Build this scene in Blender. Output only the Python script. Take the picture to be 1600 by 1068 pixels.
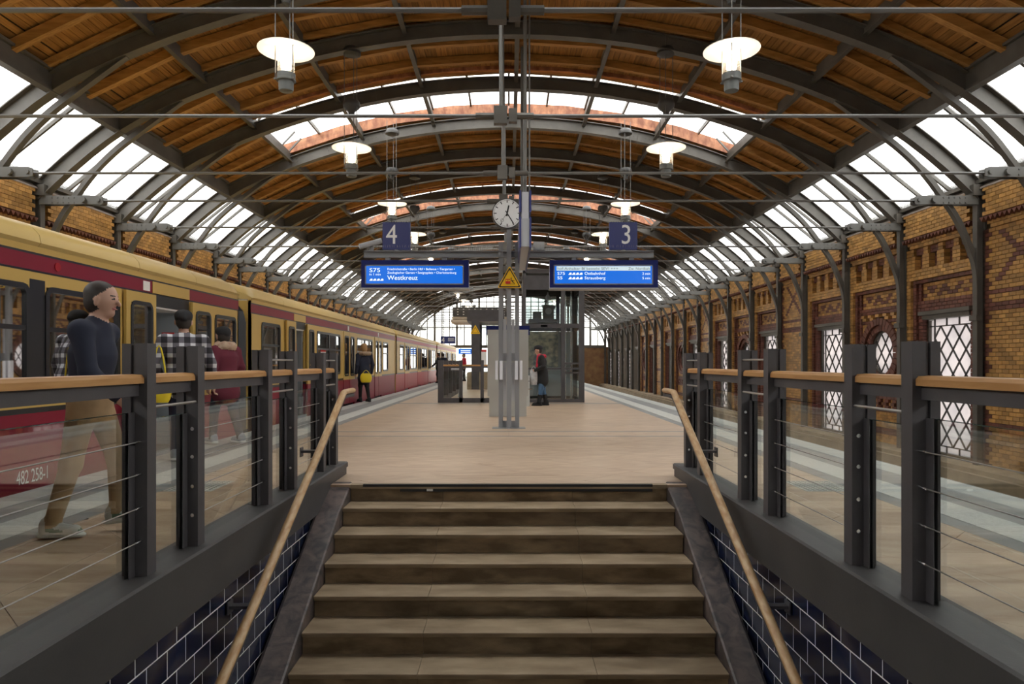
import bpy, math, random
import numpy as np
from mathutils import Vector, Matrix
random.seed(4)
for _o in list(bpy.data.objects):
    bpy.data.objects.remove(_o)
SC = bpy.context.scene
COL = SC.collection

# ------------------------------------------------------------------ camera
EYE = 1.19
cam_d = bpy.data.cameras.new('camera')
cam_d.sensor_width = 36.0
cam_d.lens = 24.0
cam_d.shift_x = 0.003125
cam_d.shift_y = 0.02
cam_d.clip_end = 400
cam = bpy.data.objects.new('camera', cam_d)
COL.objects.link(cam)
cam.location = (0, 0, EYE)
cam.rotation_euler = (math.pi / 2, 0, 0)
SC.camera = cam

# ------------------------------------------------------------------ sky and exposure
SKY_STRENGTH = 2.6
world = bpy.data.worlds.new('overcast_sky')
SC.world = world
world.use_nodes = True
_bg = world.node_tree.nodes['Background']
_bg.inputs[0].default_value = (1.0, 0.985, 0.965, 1)
_bg.inputs[1].default_value = SKY_STRENGTH
SC.view_settings.view_transform = 'Standard'
SC.view_settings.look = 'None'
SC.view_settings.gamma = 1.0
SC.view_settings.exposure = 1.15
SC.view_settings.use_curve_mapping = False
SC.cycles.max_bounces = 10
SC.cycles.diffuse_bounces = 4
SC.cycles.glossy_bounces = 4
SC.cycles.transparent_max_bounces = 16
SC.cycles.transmission_bounces = 6
SC.cycles.sample_clamp_indirect = 6.0
SC.cycles.use_denoising = True
SC.cycles.caustics_reflective = False
SC.cycles.caustics_refractive = False

LAMP_WATT = 70.0

# ------------------------------------------------------------------ materials
MATS = {}
def mat(name, col, rough=0.6, metal=0.0, col2=None, scale=4.0, stretch=(1, 1, 1), bump=0.0, bscale=60.0,
        island=0.0, spec=0.5, emit=None, estr=1.0, coat=0.0, detail=4.0, thresh=(0.35, 0.65), distort=0.0, local=False):
    m = bpy.data.materials.new(name)
    m.use_nodes = True
    nt = m.node_tree
    N, L = nt.nodes, nt.links
    b = N['Principled BSDF']
    b.inputs['Roughness'].default_value = rough
    b.inputs['Metallic'].default_value = metal
    b.inputs['Specular IOR Level'].default_value = spec
    b.inputs['Coat Weight'].default_value = coat
    c1 = (*col, 1)
    b.inputs['Base Color'].default_value = c1
    need = col2 is not None or bump > 0
    if need:
        if local:
            tc = N.new('ShaderNodeTexCoord'); src = tc.outputs['Object']
        else:
            g = N.new('ShaderNodeNewGeometry'); src = g.outputs['Position']
        mp = N.new('ShaderNodeMapping')
        mp.inputs['Scale'].default_value = stretch
        L.new(src, mp.inputs['Vector'])
        vec = mp.outputs['Vector']
    cur = None
    if col2 is not None:
        nz = N.new('ShaderNodeTexNoise')
        nz.inputs['Scale'].default_value = scale
        nz.inputs['Detail'].default_value = detail
        nz.inputs['Distortion'].default_value = distort
        L.new(vec, nz.inputs['Vector'])
        rp = N.new('ShaderNodeValToRGB')
        rp.color_ramp.elements[0].position = thresh[0]
        rp.color_ramp.elements[1].position = thresh[1]
        rp.color_ramp.elements[0].color = c1
        rp.color_ramp.elements[1].color = (*col2, 1)
        L.new(nz.outputs['Fac'], rp.inputs['Fac'])
        cur = rp.outputs['Color']
    if island > 0:
        gi = N.new('ShaderNodeNewGeometry')
        oi = N.new('ShaderNodeObjectInfo')
        ad = N.new('ShaderNodeMath'); ad.operation = 'ADD'
        L.new(gi.outputs['Random Per Island'], ad.inputs[0]); L.new(oi.outputs['Random'], ad.inputs[1])
        fr = N.new('ShaderNodeMath'); fr.operation = 'FRACT'
        L.new(ad.outputs[0], fr.inputs[0])
        mr = N.new('ShaderNodeMapRange')
        mr.inputs['To Min'].default_value = 1 - island
        mr.inputs['To Max'].default_value = 1 + island
        L.new(fr.outputs[0], mr.inputs['Value'])
        hs = N.new('ShaderNodeHueSaturation')
        L.new(mr.outputs[0], hs.inputs['Value'])
        if cur is not None:
            L.new(cur, hs.inputs['Color'])
        else:
            hs.inputs['Color'].default_value = c1
        cur = hs.outputs['Color']
    if cur is not None:
        L.new(cur, b.inputs['Base Color'])
    if bump > 0:
        nb = N.new('ShaderNodeTexNoise')
        nb.inputs['Scale'].default_value = bscale
        nb.inputs['Detail'].default_value = 3
        L.new(vec, nb.inputs['Vector'])
        bp = N.new('ShaderNodeBump')
        bp.inputs['Strength'].default_value = bump
        bp.inputs['Distance'].default_value = 0.01
        L.new(nb.outputs['Fac'], bp.inputs['Height'])
        L.new(bp.outputs['Normal'], b.inputs['Normal'])
    if emit is not None:
        b.inputs['Emission Color'].default_value = (*emit, 1)
        b.inputs['Emission Strength'].default_value = estr
    MATS[name] = m
    return m

def glass(name, tint, gloss=0.08, body=0.0, bodycol=(1, 1, 1), rough=0.02, translucent=True, fres=True, noise=None):
    """thin pane: clear part + frosted (translucent) part + mirror part"""
    m = bpy.data.materials.new(name)
    m.use_nodes = True
    nt = m.node_tree; N, L = nt.nodes, nt.links
    N.remove(N['Principled BSDF'])
    out = N['Material Output']
    tr = N.new('ShaderNodeBsdfTransparent'); tr.inputs[0].default_value = (*tint, 1)
    cur = tr.outputs[0]
    if body > 0:
        d = N.new('ShaderNodeBsdfTranslucent' if translucent else 'ShaderNodeBsdfDiffuse')
        d.inputs[0].default_value = (*bodycol, 1)
        if noise:
            g = N.new('ShaderNodeNewGeometry'); nz = N.new('ShaderNodeTexNoise'); nz.inputs['Scale'].default_value = 1.7; nz.inputs['Detail'].default_value = 5
            rp = N.new('ShaderNodeValToRGB'); rp.color_ramp.elements[0].position = 0.35; rp.color_ramp.elements[1].position = 0.65
            rp.color_ramp.elements[0].color = (*noise, 1); rp.color_ramp.elements[1].color = (*bodycol, 1)
            L.new(g.outputs['Position'], nz.inputs['Vector']); L.new(nz.outputs['Fac'], rp.inputs['Fac']); L.new(rp.outputs['Color'], d.inputs[0])
        mx = N.new('ShaderNodeMixShader'); mx.inputs[0].default_value = body
        L.new(cur, mx.inputs[1]); L.new(d.outputs[0], mx.inputs[2]); cur = mx.outputs[0]
    gl = N.new('ShaderNodeBsdfGlossy'); gl.inputs['Roughness'].default_value = rough
    gl.inputs[0].default_value = (1, 1, 1, 1)
    mx = N.new('ShaderNodeMixShader')
    if fres:
        lw = N.new('ShaderNodeLayerWeight'); lw.inputs[0].default_value = 0.25
        ml = N.new('ShaderNodeMath'); ml.operation = 'MULTIPLY_ADD'
        ml.inputs[1].default_value = gloss * 4; ml.inputs[2].default_value = gloss * 0.5
        ml.use_clamp = True
        L.new(lw.outputs['Fresnel'], ml.inputs[0]); L.new(ml.outputs[0], mx.inputs[0])
    else:
        mx.inputs[0].default_value = gloss
    L.new(cur, mx.inputs[1]); L.new(gl.outputs[0], mx.inputs[2])
    L.new(mx.outputs[0], out.inputs[0])
    MATS[name] = m
    return m

mat('steel', (0.100, 0.091, 0.077), 0.5, 0.0, (0.130, 0.119, 0.102), 3.0, bump=0.15, bscale=40)
mat('steel_light', (0.145, 0.142, 0.130), 0.5, 0.0, (0.17, 0.168, 0.155), 3.0)
mat('rod', (0.17, 0.165, 0.155), 0.45)
mat('wood_board', (0.43, 0.21, 0.052), 0.62, col2=(0.275, 0.12, 0.026), scale=2.2, stretch=(14, 0.9, 14), island=0.22, detail=5)
mat('wood_rafter', (0.52, 0.27, 0.075), 0.6, col2=(0.35, 0.165, 0.04), scale=2.5, stretch=(1.2, 16, 6), island=0.12)
mat('wood_red', (0.50, 0.225, 0.115), 0.6, col2=(0.26, 0.095, 0.05), scale=3, stretch=(3, 4, 1.5), island=0.12)
mat('brick_yellow', (0.52, 0.285, 0.088), 0.5, island=0.30, col2=(0.41, 0.215, 0.062), scale=9)
mat('brick_red', (0.17, 0.062, 0.040), 0.55, island=0.28, col2=(0.13, 0.045, 0.03), scale=9)
mat('brick_purple', (0.22, 0.14, 0.12), 0.6, island=0.2)
mat('mortar', (0.10, 0.075, 0.05), 0.9)
mat('masonry', (0.30, 0.18, 0.08), 0.9, col2=(0.2, 0.1, 0.05), scale=2)
mat('stone_ledge', (0.36, 0.28, 0.18), 0.8, col2=(0.26, 0.2, 0.13), scale=3, bump=0.3)
mat('coping', (0.34, 0.29, 0.25), 0.8, col2=(0.26, 0.21, 0.18), scale=5)
mat('granite_tan', (0.53, 0.405, 0.285), 0.40, col2=(0.38, 0.255, 0.165), scale=1.7, stretch=(0.8, 2.6, 1), island=0.05, detail=9, distort=2.2, bump=0.04, thresh=(0.3, 0.75))
mat('strip_dark', (0.20, 0.205, 0.20), 0.55, col2=(0.255, 0.255, 0.245), scale=3)
mat('strip_light', (0.47, 0.48, 0.45), 0.6, col2=(0.40, 0.41, 0.385), scale=6)
mat('strip_tactile', (0.56, 0.56, 0.52), 0.7, col2=(0.47, 0.47, 0.43), scale=30, bump=0.5, bscale=90)
mat('concrete', (0.22, 0.21, 0.19), 0.9, col2=(0.16, 0.15, 0.14), scale=2)
mat('ballast', (0.10, 0.08, 0.06), 0.95, col2=(0.20, 0.17, 0.13), scale=22, bump=1.0, bscale=30)
mat('rail_rust', (0.20, 0.11, 0.06), 0.7)
mat('rail_top', (0.5, 0.5, 0.5), 0.3, 1.0)
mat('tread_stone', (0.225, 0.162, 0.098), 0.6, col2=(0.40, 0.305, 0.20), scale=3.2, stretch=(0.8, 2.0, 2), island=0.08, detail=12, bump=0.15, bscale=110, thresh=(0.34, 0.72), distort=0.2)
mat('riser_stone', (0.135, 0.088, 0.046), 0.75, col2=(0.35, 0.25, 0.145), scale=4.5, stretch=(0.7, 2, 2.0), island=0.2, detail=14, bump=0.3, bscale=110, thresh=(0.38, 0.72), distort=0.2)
mat('stringer_stone', (0.050, 0.047, 0.049), 0.36, col2=(0.15, 0.115, 0.107), scale=7.5, stretch=(1, 1, 1), detail=10, distort=1.2, island=0.12, bump=0.1)
mat('black_rubber', (0.018, 0.018, 0.02), 0.6)
mat('tile_blue', (0.0055, 0.010, 0.030), 0.15, col2=(0.009, 0.015, 0.042), scale=3, island=0.3, bump=0.03, bscale=8)
mat('grout', (0.74, 0.72, 0.66), 0.9)
mat('kerb_paint', (0.047, 0.045, 0.045), 0.5, col2=(0.060, 0.057, 0.056), scale=3, bump=0.05)
mat('post_paint', (0.062, 0.057, 0.060), 0.5, col2=(0.076, 0.071, 0.075), scale=5, bump=0.05)
mat('oak', (0.52, 0.28, 0.10), 0.45, col2=(0.42, 0.205, 0.065), scale=3, stretch=(14, 1.2, 14), detail=5)
mat('oak_worn', (0.40, 0.22, 0.09), 0.42, col2=(0.54, 0.37, 0.20), scale=7, stretch=(6, 1.2, 3), detail=6)
mat('chrome', (0.75, 0.75, 0.76), 0.25, 1.0)
mat('cable', (0.42, 0.41, 0.39), 0.35, 0.8)
mat('train_cream', (0.56, 0.37, 0.105), 0.40, spec=0.3)
mat('train_roof', (0.60, 0.43, 0.155), 0.42, spec=0.35)
mat('train_maroon', (0.22, 0.014, 0.032), 0.40, spec=0.25)
mat('train_red', (0.34, 0.012, 0.02), 0.40, spec=0.25)
mat('train_black', (0.016, 0.016, 0.018), 0.35)
mat('train_grey', (0.28, 0.31, 0.33), 0.5)
mat('train_inside', (0.30, 0.28, 0.25), 0.6)
mat('seat_fabric', (0.10, 0.05, 0.07), 0.9)
mat('white_paint', (0.80, 0.79, 0.76), 0.5)
mat('white_text', (0.85, 0.85, 0.85), 0.5)
mat('sign_blue', (0.035, 0.045, 0.17), 0.4)
mat('case_blue', (0.010, 0.018, 0.13), 0.45, spec=0.2)
mat('sign_grey', (0.40, 0.41, 0.43), 0.4)
mat('pole_grey', (0.235, 0.238, 0.25), 0.45)
mat('pole_pale', (0.50, 0.51, 0.54), 0.45)
mat('panel_grey', (0.50, 0.51, 0.49), 0.5, col2=(0.46, 0.47, 0.45), scale=2)
mat('intercom_white', (0.72, 0.73, 0.78), 0.4)
mat('screen_blue', (0.0, 0.01, 0.03), 0.3, emit=(0.005, 0.16, 0.78), estr=0.42)
mat('screen_white', (0.3, 0.3, 0.3), 0.3, emit=(0.62, 0.78, 0.82), estr=0.38)
mat('screen_text', (0.5, 0.5, 0.5), 0.3, emit=(0.85, 0.93, 1.0), estr=0.50)
mat('grey_text', (0.10, 0.11, 0.12), 0.5)
mat('sign_yellow', (0.85, 0.50, 0.01), 0.4)
mat('ink_black', (0.012, 0.012, 0.012), 0.5)
mat('sign_red', (0.55, 0.02, 0.02), 0.4)
mat('clock_face', (0.82, 0.83, 0.82), 0.35, emit=(1, 1, 1), estr=0.03)
mat('lamp_grey', (0.16, 0.17, 0.165), 0.4)
mat('lamp_dark', (0.06, 0.058, 0.055), 0.5)
mat('lamp_white', (0.90, 0.88, 0.84), 0.4)
mat('lamp_glow', (0.9, 0.9, 0.85), 0.4, emit=(1.0, 0.86, 0.66), estr=14.0)
mat('dark_void', (0.02, 0.02, 0.02), 0.9)
mat('cream_fascia', (0.55, 0.47, 0.36), 0.6)
mat('poster', (0.55, 0.50, 0.38), 0.4, col2=(0.16, 0.19, 0.20), scale=7, detail=8)
glass('glass_roof', (0.96, 0.97, 0.97), 0.05, 0.16, (0.95, 0.96, 0.96))
glass('glass_window', (0.30, 0.29, 0.30), 0.04, 0.75, (0.60, 0.565, 0.55), noise=(0.46, 0.44, 0.44))
glass('glass_rail', (0.93, 0.955, 0.945), 0.06)
glass('glass_edge', (0.25, 0.36, 0.34), 0.15, 0.4, (0.10, 0.17, 0.16), translucent=False)
glass('glass_train', (0.58, 0.58, 0.55), 0.16, 0.10, (0.05, 0.05, 0.045), translucent=False)
glass('glass_lift', (0.86, 0.90, 0.90), 0.10)
glass('glass_lamp', (0.96, 0.95, 0.93), 0.06, 0.10, (1, 0.95, 0.88))
# ------------------------------------------------------------------ mesh helpers
class MB:
    def __init__(self):
        self.v = []; self.f = []; self.m = []
    def box(self, x0, x1, y0, y1, z0, z1, m=0):
        if x0 > x1: x0, x1 = x1, x0
        if y0 > y1: y0, y1 = y1, y0
        if z0 > z1: z0, z1 = z1, z0
        i = len(self.v)
        self.v += [(x0, y0, z0), (x1, y0, z0), (x1, y1, z0), (x0, y1, z0), (x0, y0, z1), (x1, y0, z1), (x1, y1, z1), (x0, y1, z1)]
        self.f += [(i, i+3, i+2, i+1), (i+4, i+5, i+6, i+7), (i, i+1, i+5, i+4), (i+1, i+2, i+6, i+5), (i+2, i+3, i+7, i+6), (i+3, i, i+4, i+7)]
        self.m += [m] * 6
        return self
    def poly(self, pts, m=0):
        i = len(self.v); self.v += [tuple(p) for p in pts]
        self.f.append(tuple(range(i, i + len(pts)))); self.m.append(m)
        return self
    def prism(self, a, b, m=0, caps=True):
        """a, b: two matching rings of 3d points"""
        i = len(self.v); n = len(a)
        self.v += [tuple(p) for p in a] + [tuple(p) for p in b]
        for k in range(n):
            self.f.append((i+k, i+(k+1) % n, i+n+(k+1) % n, i+n+k)); self.m.append(m)
        if caps:
            self.f.append(tuple(range(i+n-1, i-1, -1))); self.m.append(m)
            self.f.append(tuple(range(i+n, i+2*n))); self.m.append(m)
        return self
    def loft(self, rings, m=0, caps=True, mats=None):
        i = len(self.v); n = len(rings[0])
        for r in rings: self.v += [tuple(p) for p in r]
        for j in range(len(rings) - 1):
            for k in range(n):
                a = i + j*n; b = a + n
                self.f.append((a+k, a+(k+1) % n, b+(k+1) % n, b+k)); self.m.append(mats[j] if mats else m)
        if caps:
            self.f.append(tuple(range(i+n-1, i-1, -1))); self.m.append(mats[0] if mats else m)
            e = i + (len(rings)-1)*n
            self.f.append(tuple(range(e, e+n))); self.m.append(mats[-1] if mats else m)
        return self
    def tube(self, pts, r, n=8, m=0, caps=True):
        P = [Vector(p) for p in pts]
        rings = []
        up = None
        for j, p in enumerate(P):
            d = (P[min(j+1, len(P)-1)] - P[max(j-1, 0)]).normalized()
            if up is None or abs(up.dot(d)) > 0.95:
                up = Vector((0, 0, 1)) if abs(d.z) < 0.9 else Vector((0, 1, 0))
            s = d.cross(up).normalized(); t = s.cross(d).normalized()
            rr = r[j] if isinstance(r, (list, tuple)) else r
            rings.append([p + s*math.cos(2*math.pi*k/n)*rr + t*math.sin(2*math.pi*k/n)*rr for k in range(n)])
        return self.loft(rings, m, caps)
    def lathe(self, prof, cx, cy, n=24, m=0, mats=None):
        """prof: list of (radius, z)"""
        rings = [[(cx+math.cos(2*math.pi*k/n)*max(r, 1e-4), cy+math.sin(2*math.pi*k/n)*max(r, 1e-4), z) for k in range(n)] for r, z in prof]
        return self.loft(rings, m, True, mats)
    def bar(self, p, q, w, h, m=0, up=(0, 0, 1)):
        """rectangular bar from p to q, w across, h along up"""
        p = Vector(p); q = Vector(q); d = (q-p).normalized()
        u = Vector(up)
        s = d.cross(u).normalized(); t = s.cross(d).normalized()
        o = [s*w/2 + t*h/2, -s*w/2 + t*h/2, -s*w/2 - t*h/2, s*w/2 - t*h/2]
        return self.prism([p+k for k in o], [q+k for k in o], m)
    def build(self, name, mats, parent=None, smooth=False, loc=None):
        me = bpy.data.meshes.new(name)
        me.from_pydata(self.v, [], self.f)
        if isinstance(mats, str): mats = [mats]
        for k in mats: me.materials.append(MATS[k])
        if len(mats) > 1:
            me.polygons.foreach_set('material_index', self.m)
        if smooth:
            me.polygons.foreach_set('use_smooth', [True]*len(self.f))
            try: me.set_sharp_from_angle(angle=math.radians(40))
            except Exception: pass
        me.update()
        return put(name, me, parent, loc)

def put(name, me, parent=None, loc=None, rot=None):
    o = bpy.data.objects.new(name, me)
    COL.objects.link(o)
    if parent is not None: o.parent = parent
    if loc is not None: o.location = loc
    if rot is not None: o.rotation_euler = rot
    return o

def tag(o, label, cat, group=None, kind=None):
    o['label'] = label; o['category'] = cat
    if group: o['group'] = group
    if kind: o['kind'] = kind
    return o

def empty(name, label, cat, group=None, kind=None, loc=(0, 0, 0), rz=0.0):
    o = bpy.data.objects.new(name, None)
    COL.objects.link(o)
    o.location = loc; o.rotation_euler = (0, 0, rz); o.empty_display_size = 0.1
    return tag(o, label, cat, group, kind)

def text(name, body, size, loc, rot, material, parent=None, align='LEFT', extrude=0.0012, sx=1.0, bold=0.0):
    c = bpy.data.curves.new(name, 'FONT')
    c.body = body; c.size = size; c.align_x = align; c.align_y = 'BOTTOM_BASELINE'
    c.extrude = extrude; c.offset = bold; c.resolution_u = 3
    c.materials.append(MATS[material])
    o = bpy.data.objects.new(name, c)
    COL.objects.link(o)
    o.location = loc; o.rotation_euler = rot; o.scale = (sx, 1, 1)
    if parent is not None: o.parent = parent
    return o
FACE = (math.pi/2, 0, 0)                      # text that faces -Y
ORD = ['zeroth', 'first', 'second', 'third', 'fourth', 'fifth', 'sixth', 'seventh', 'eighth', 'ninth', 'tenth', 'eleventh', 'twelfth',
       'thirteenth', 'fourteenth', 'fifteenth', 'sixteenth', 'seventeenth', 'eighteenth', 'nineteenth', 'twentieth', 'twenty-first',
       'twenty-second', 'twenty-third', 'twenty-fourth', 'twenty-fifth', 'twenty-sixth', 'twenty-seventh', 'twenty-eighth', 'twenty-ninth']

# ------------------------------------------------------------------ hall layout
PERIOD = 9.3
FR = []                                     # (y, index in the period of four); blank short bay follows index 3
_base = 12.6
for k in range(-1, 6):
    for j, dy in enumerate((0.0, 2.48, 4.96, 7.45)):
        y = _base + k*PERIOD + dy
        if 2.9 < y < 62.5: FR.append((round(y, 3), j))
END_Y = FR[-1][0]
BACK_Y = -30.0
XW = 8.8                                     # main face of the brick walls
R_ARC = 15.6
def zc(x):
    """underside of the steel arches"""
    x = abs(x)
    z = 7.2 - R_ARC + math.sqrt(R_ARC*R_ARC - x*x)
    if x > 6.8: z -= 0.42*((x-6.8)/1.82)**1.5
    return z
def slope(x):
    return math.atan2(zc(x+0.01)-zc(x-0.01), 0.02)
def arc_pt(x, d):
    a = slope(x)
    return (x - math.sin(a)*d, zc(x) + math.cos(a)*d)
XP = 7.2                                     # lower edge of the timber roof
def arc_sweep(mb, x0, x1, y0, y1, d0, d1, n, m=0):
    rings = []
    for k in range(n+1):
        x = x0 + (x1-x0)*k/n
        a = arc_pt(x, d0); b = arc_pt(x, d1)
        rings.append([(a[0], y0, a[1]), (a[0], y1, a[1]), (b[0], y1, b[1]), (b[0], y0, b[1])])
    mb.loft(rings, m)
# ------------------------------------------------------------------ ceiling: boards, rafters, purlins, glazing
ceiling = empty('ceiling', 'timber boarded barrel roof with glazed lower sides over the platform', 'ceiling', kind='structure')
BOARD_W = 0.108
XSKY = 5.6
def board_slots(x_lo, x_hi):
    """arc positions of the boards, one every BOARD_W along the curve"""
    out = []; x = -XP + 0.05
    while x < XP - 0.02:
        if x_lo <= abs(x) <= x_hi: out.append(x)
        x += BOARD_W*math.cos(slope(x))
    return out
D_BOARD = 0.42
rest = MB()
def add_board_to(mb, x, y0, y1):
    a = slope(x); c, s = math.cos(a), math.sin(a)
    px, pz = arc_pt(x, D_BOARD)
    h = BOARD_W/2 - 0.002
    ring = []
    for (u, w) in ((-h, 0), (h, 0), (h, 0.022), (-h, 0.022)):
        ring.append((px + u*c - w*s, pz + u*s + w*c))
    mb.prism([(p[0], y0, p[1]) for p in ring], [(p[0], y1, p[1]) for p in ring])
bays = []
for i in range(len(FR)-1):
    bays.append((FR[i][0], FR[i+1][0], FR[i][1]))
for (ya, yb, j) in bays:
    single = abs(ya-10.75) < 0.1 or abs(ya-12.6) < 0.1
    sky = j == 1
    yend = yb - 0.23 if j == 0 else yb
    if single:
        me_cache = {}
    for x in board_slots(XSKY if sky else 0, 9):
        y1 = yend if (j == 0 and abs(x) < XSKY) else yb
        if single:
            L_ = round(y1-ya-0.006, 3)
            if L_ not in me_cache:
                b = MB().box(-BOARD_W/2+0.002, BOARD_W/2-0.002, 0, L_, 0, 0.022)
                me = bpy.data.meshes.new('board'); me.from_pydata(b.v, [], b.f); me.materials.append(MATS['wood_board']); me_cache[L_] = me
            p = arc_pt(x, D_BOARD)
            put('board', me_cache[L_], ceiling, (p[0], ya+0.003, p[1]), (0, -slope(x), 0))
        else:
            add_board_to(rest, x, ya+0.003, y1-0.003)
o = rest.build('boarding', 'wood_board', ceiling); o['kind'] = 'stuff'
# roof skin above the boards and the part of the roof behind the camera
mb = MB()
for (ya, yb, j) in bays + [(BACK_Y, FR[0][0], 0)]:
    for (xa, xb) in ((-XP-0.05, -XSKY), (-XSKY, XSKY), (XSKY, XP+0.05)):
        if j == 1 and xa == -XSKY: continue
        y1 = yb - 0.23 if (j == 0 and xa == -XSKY and yb > 4) else yb
        arc_sweep(mb, xa, xb, ya, y1, 0.45, 0.50, 16)
mb.build('roof_skin', 'dark_void', ceiling)
# timber rafters, straight between purlins
PURL = [-7.2, -5.6, -3.75, -1.92, 0.0, 1.92, 3.75, 5.6, 7.2]
for (ya, yb, j) in bays:
    n = 1 if j == 3 else 2
    for k in range(n):
        y = ya + (yb-ya)*(k+1)/(n+1)
        if j == 3: y = (ya+yb)/2
        for q in range(8):
            if j == 1 and 1 <= q <= 6: continue
            a, b = PURL[q], PURL[q+1]
            pa, pb = arc_pt(a, 0.355), arc_pt(b, 0.355)
            if ya > 40: continue
            MB().bar((pa[0], y, pa[1]), (pb[0], y, pb[1]), 0.11, 0.15).build('rafter', 'wood_rafter', ceiling)
# edge rafters beside every arch
    for y in (ya+0.16, yb-0.16):
        if ya > 33: continue
        m2 = MB()
        for q in range(8):
            if j == 1 and 1 <= q <= 6: continue
            a, b = PURL[q], PURL[q+1]
            pa, pb = arc_pt(a, 0.37), arc_pt(b, 0.37)
            m2.bar((pa[0], y, pa[1]), (pb[0], y, pb[1]), 0.07, 0.10)
        m2.build('edge_rafter', 'wood_rafter', ceiling)
# steel purlins, one piece per bay
for (ya, yb, j) in bays:
    for x in PURL:
        m2 = MB()
        if abs(x) > 7:
            s = 1 if x > 0 else -1
            p = arc_pt(x, 0.0)
            m2.box(p[0]-0.07, p[0]+0.07, ya, yb, p[1]+0.03, p[1]+0.06).box(p[0]-0.012, p[0]+0.012, ya, yb, p[1]+0.06, p[1]+0.44).box(p[0]-0.07, p[0]+0.07, ya, yb, p[1]+0.36, p[1]+0.40)
        elif x == 0:
            for dx in (-0.16, 0.16):
                m2.box(dx-0.045, dx+0.045, ya, yb, 7.36, 7.375).box(dx-0.01, dx+0.01, ya, yb, 7.375, 7.6)
        else:
            p = arc_pt(x, 0.0); 
            m2.box(p[0]-0.045, p[0]+0.045, ya, yb, p[1]+0.17, p[1]+0.185).box(p[0]-0.01, p[0]+0.01, ya, yb, p[1]+0.185, p[1]+0.41)
        m2.build('purlin', 'steel', ceiling)
# lower glazing: panes and bars
GX0, GZ0 = arc_pt(XP+0.02, 0.30)
GX1, GZ1 = 8.72, zc(8.67)+0.44
for (ya, yb, j) in bays:
    for s in (-1, 1):
        n = 2 if j == 3 else 3
        for k in range(n):
            a = ya + (yb-ya)*k/n; b = ya + (yb-ya)*(k+1)/n
            g = MB()
            ring = [(s*GX0, GZ0), (s*GX1, GZ1), (s*(GX1+0.006), GZ1+0.008), (s*(GX0+0.006), GZ0+0.008)]
            g.prism([(p[0], a+0.02, p[1]) for p in ring], [(p[0], b-0.02, p[1]) for p in ring])
            g.build('roof_pane', 'glass_roof', ceiling)
            if k > 0:
                MB().bar((s*(GX0+0.02), a, GZ0-0.03), (s*GX1, a, GZ1-0.03), 0.05, 0.07, up=(s*0.6, 0, 0.8)).build('glazing_bar', 'steel', ceiling)
        MB().box(s*8.60, s*8.74, ya, yb, GZ1-0.10, GZ1-0.03).box(s*8.72, s*9.35, ya, yb, 4.42, GZ1+0.1).build('gutter', 'steel', ceiling)
# simple continuation behind the photographer
for s in (-1, 1):
    g = MB(); ring = [(s*GX0, GZ0), (s*GX1, GZ1), (s*(GX1+0.006), GZ1+0.008), (s*(GX0+0.006), GZ0+0.008)]
    g.prism([(p[0], BACK_Y, p[1]) for p in ring], [(p[0], FR[0][0], p[1]) for p in ring])
    g.build('roof_pane', 'glass_roof', ceiling)

# ------------------------------------------------------------------ skylights
nwin = 0
def new_window(label, cat='window'):
    global nwin
    nwin += 1
    return empty('window_%d' % nwin, label, cat, kind='structure')
sk = [b for b in bays if b[2] == 1 and b[0] > 4]
for q, (ya, yb, j) in enumerate(sk):
    y0, y1 = ya-0.23, yb-0.10
    w = new_window('wide arched skylight across the timber roof, %s from the clock end' % ORD[q+1] if q else 'wide arched skylight in the timber roof out of view, included for its light', 'skylight')  # the first skylight lies out of view, included for the light it admits
    # red timber upstands of overlapping boards on the far and near edge
    for (yy, dy) in ((y1, 0.05), (y0, -0.05)):
        for t in range(8):
            xa = -XSKY + t*XSKY/4; xb = xa + XSKY/4
            for lvl, (da, db) in enumerate(((0.36, 0.44), (0.441, 0.53), (0.531, 0.62))):
                m2 = MB()
                A, B = arc_pt(xa+0.001, da), arc_pt(xb-0.001, da); C, D = arc_pt(xb-0.001, db), arc_pt(xa+0.001, db)
                off = (0.035 if dy > 0 else -0.035)*(1-lvl*0.4)
                ring = [A, B, C, D]
                m2.prism([(p[0], yy-off*0, p[1]) for p in ring], [(p[0], yy+dy+(0.02*lvl if dy > 0 else -0.02*lvl), p[1]) for p in ring])
                m2.build('upstand_board', 'wood_red', w)
    for s in (-1, 1):
        A, B = arc_pt(s*XSKY, 0.40), arc_pt(s*XSKY, 0.62)
        m2 = MB(); m2.prism([(A[0], y0, A[1]), (B[0], y0, B[1]), (B[0]+s*0.04, y0, B[1]), (A[0]+s*0.04, y0, A[1])],
                            [(A[0], y1, A[1]), (B[0], y1, B[1]), (B[0]+s*0.04, y1, B[1]), (A[0]+s*0.04, y1, A[1])])
        m2.build('side_upstand', 'wood_red', w)
        for yy in (y0+0.25, (y0+y1)/2+0.6, y1-0.2):
            MB().bar((s*(XSKY-0.05), yy, arc_pt(s*XSKY, 0.40)[1]), (s*(XSKY-0.35), yy, arc_pt(s*(XSKY-0.35), 0.60)[1]), 0.035, 0.035).build('strut', 'steel_light', w)
    for t in range(12):
        xa = -XSKY + t*XSKY/6; xb = xa + XSKY/6
        m2 = MB(); A, B = arc_pt(xa+0.015, 0.62), arc_pt(xb-0.015, 0.62)
        m2.prism([(A[0], y0, A[1]), (B[0], y0, B[1]), (B[0], y0, B[1]+0.008), (A[0], y0, A[1]+0.008)],
                 [(A[0], y1, A[1]), (B[0], y1, B[1]), (B[0], y1, B[1]+0.008), (A[0], y1, A[1]+0.008)])
        m2.build('pane', 'glass_roof', w)
        if t:
            P = arc_pt(xa, 0.61)
            MB().box(P[0]-0.022, P[0]+0.022, y0, y1, P[1]-0.05, P[1]+0.05).build('glazing_bar', 'steel', w)

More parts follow.
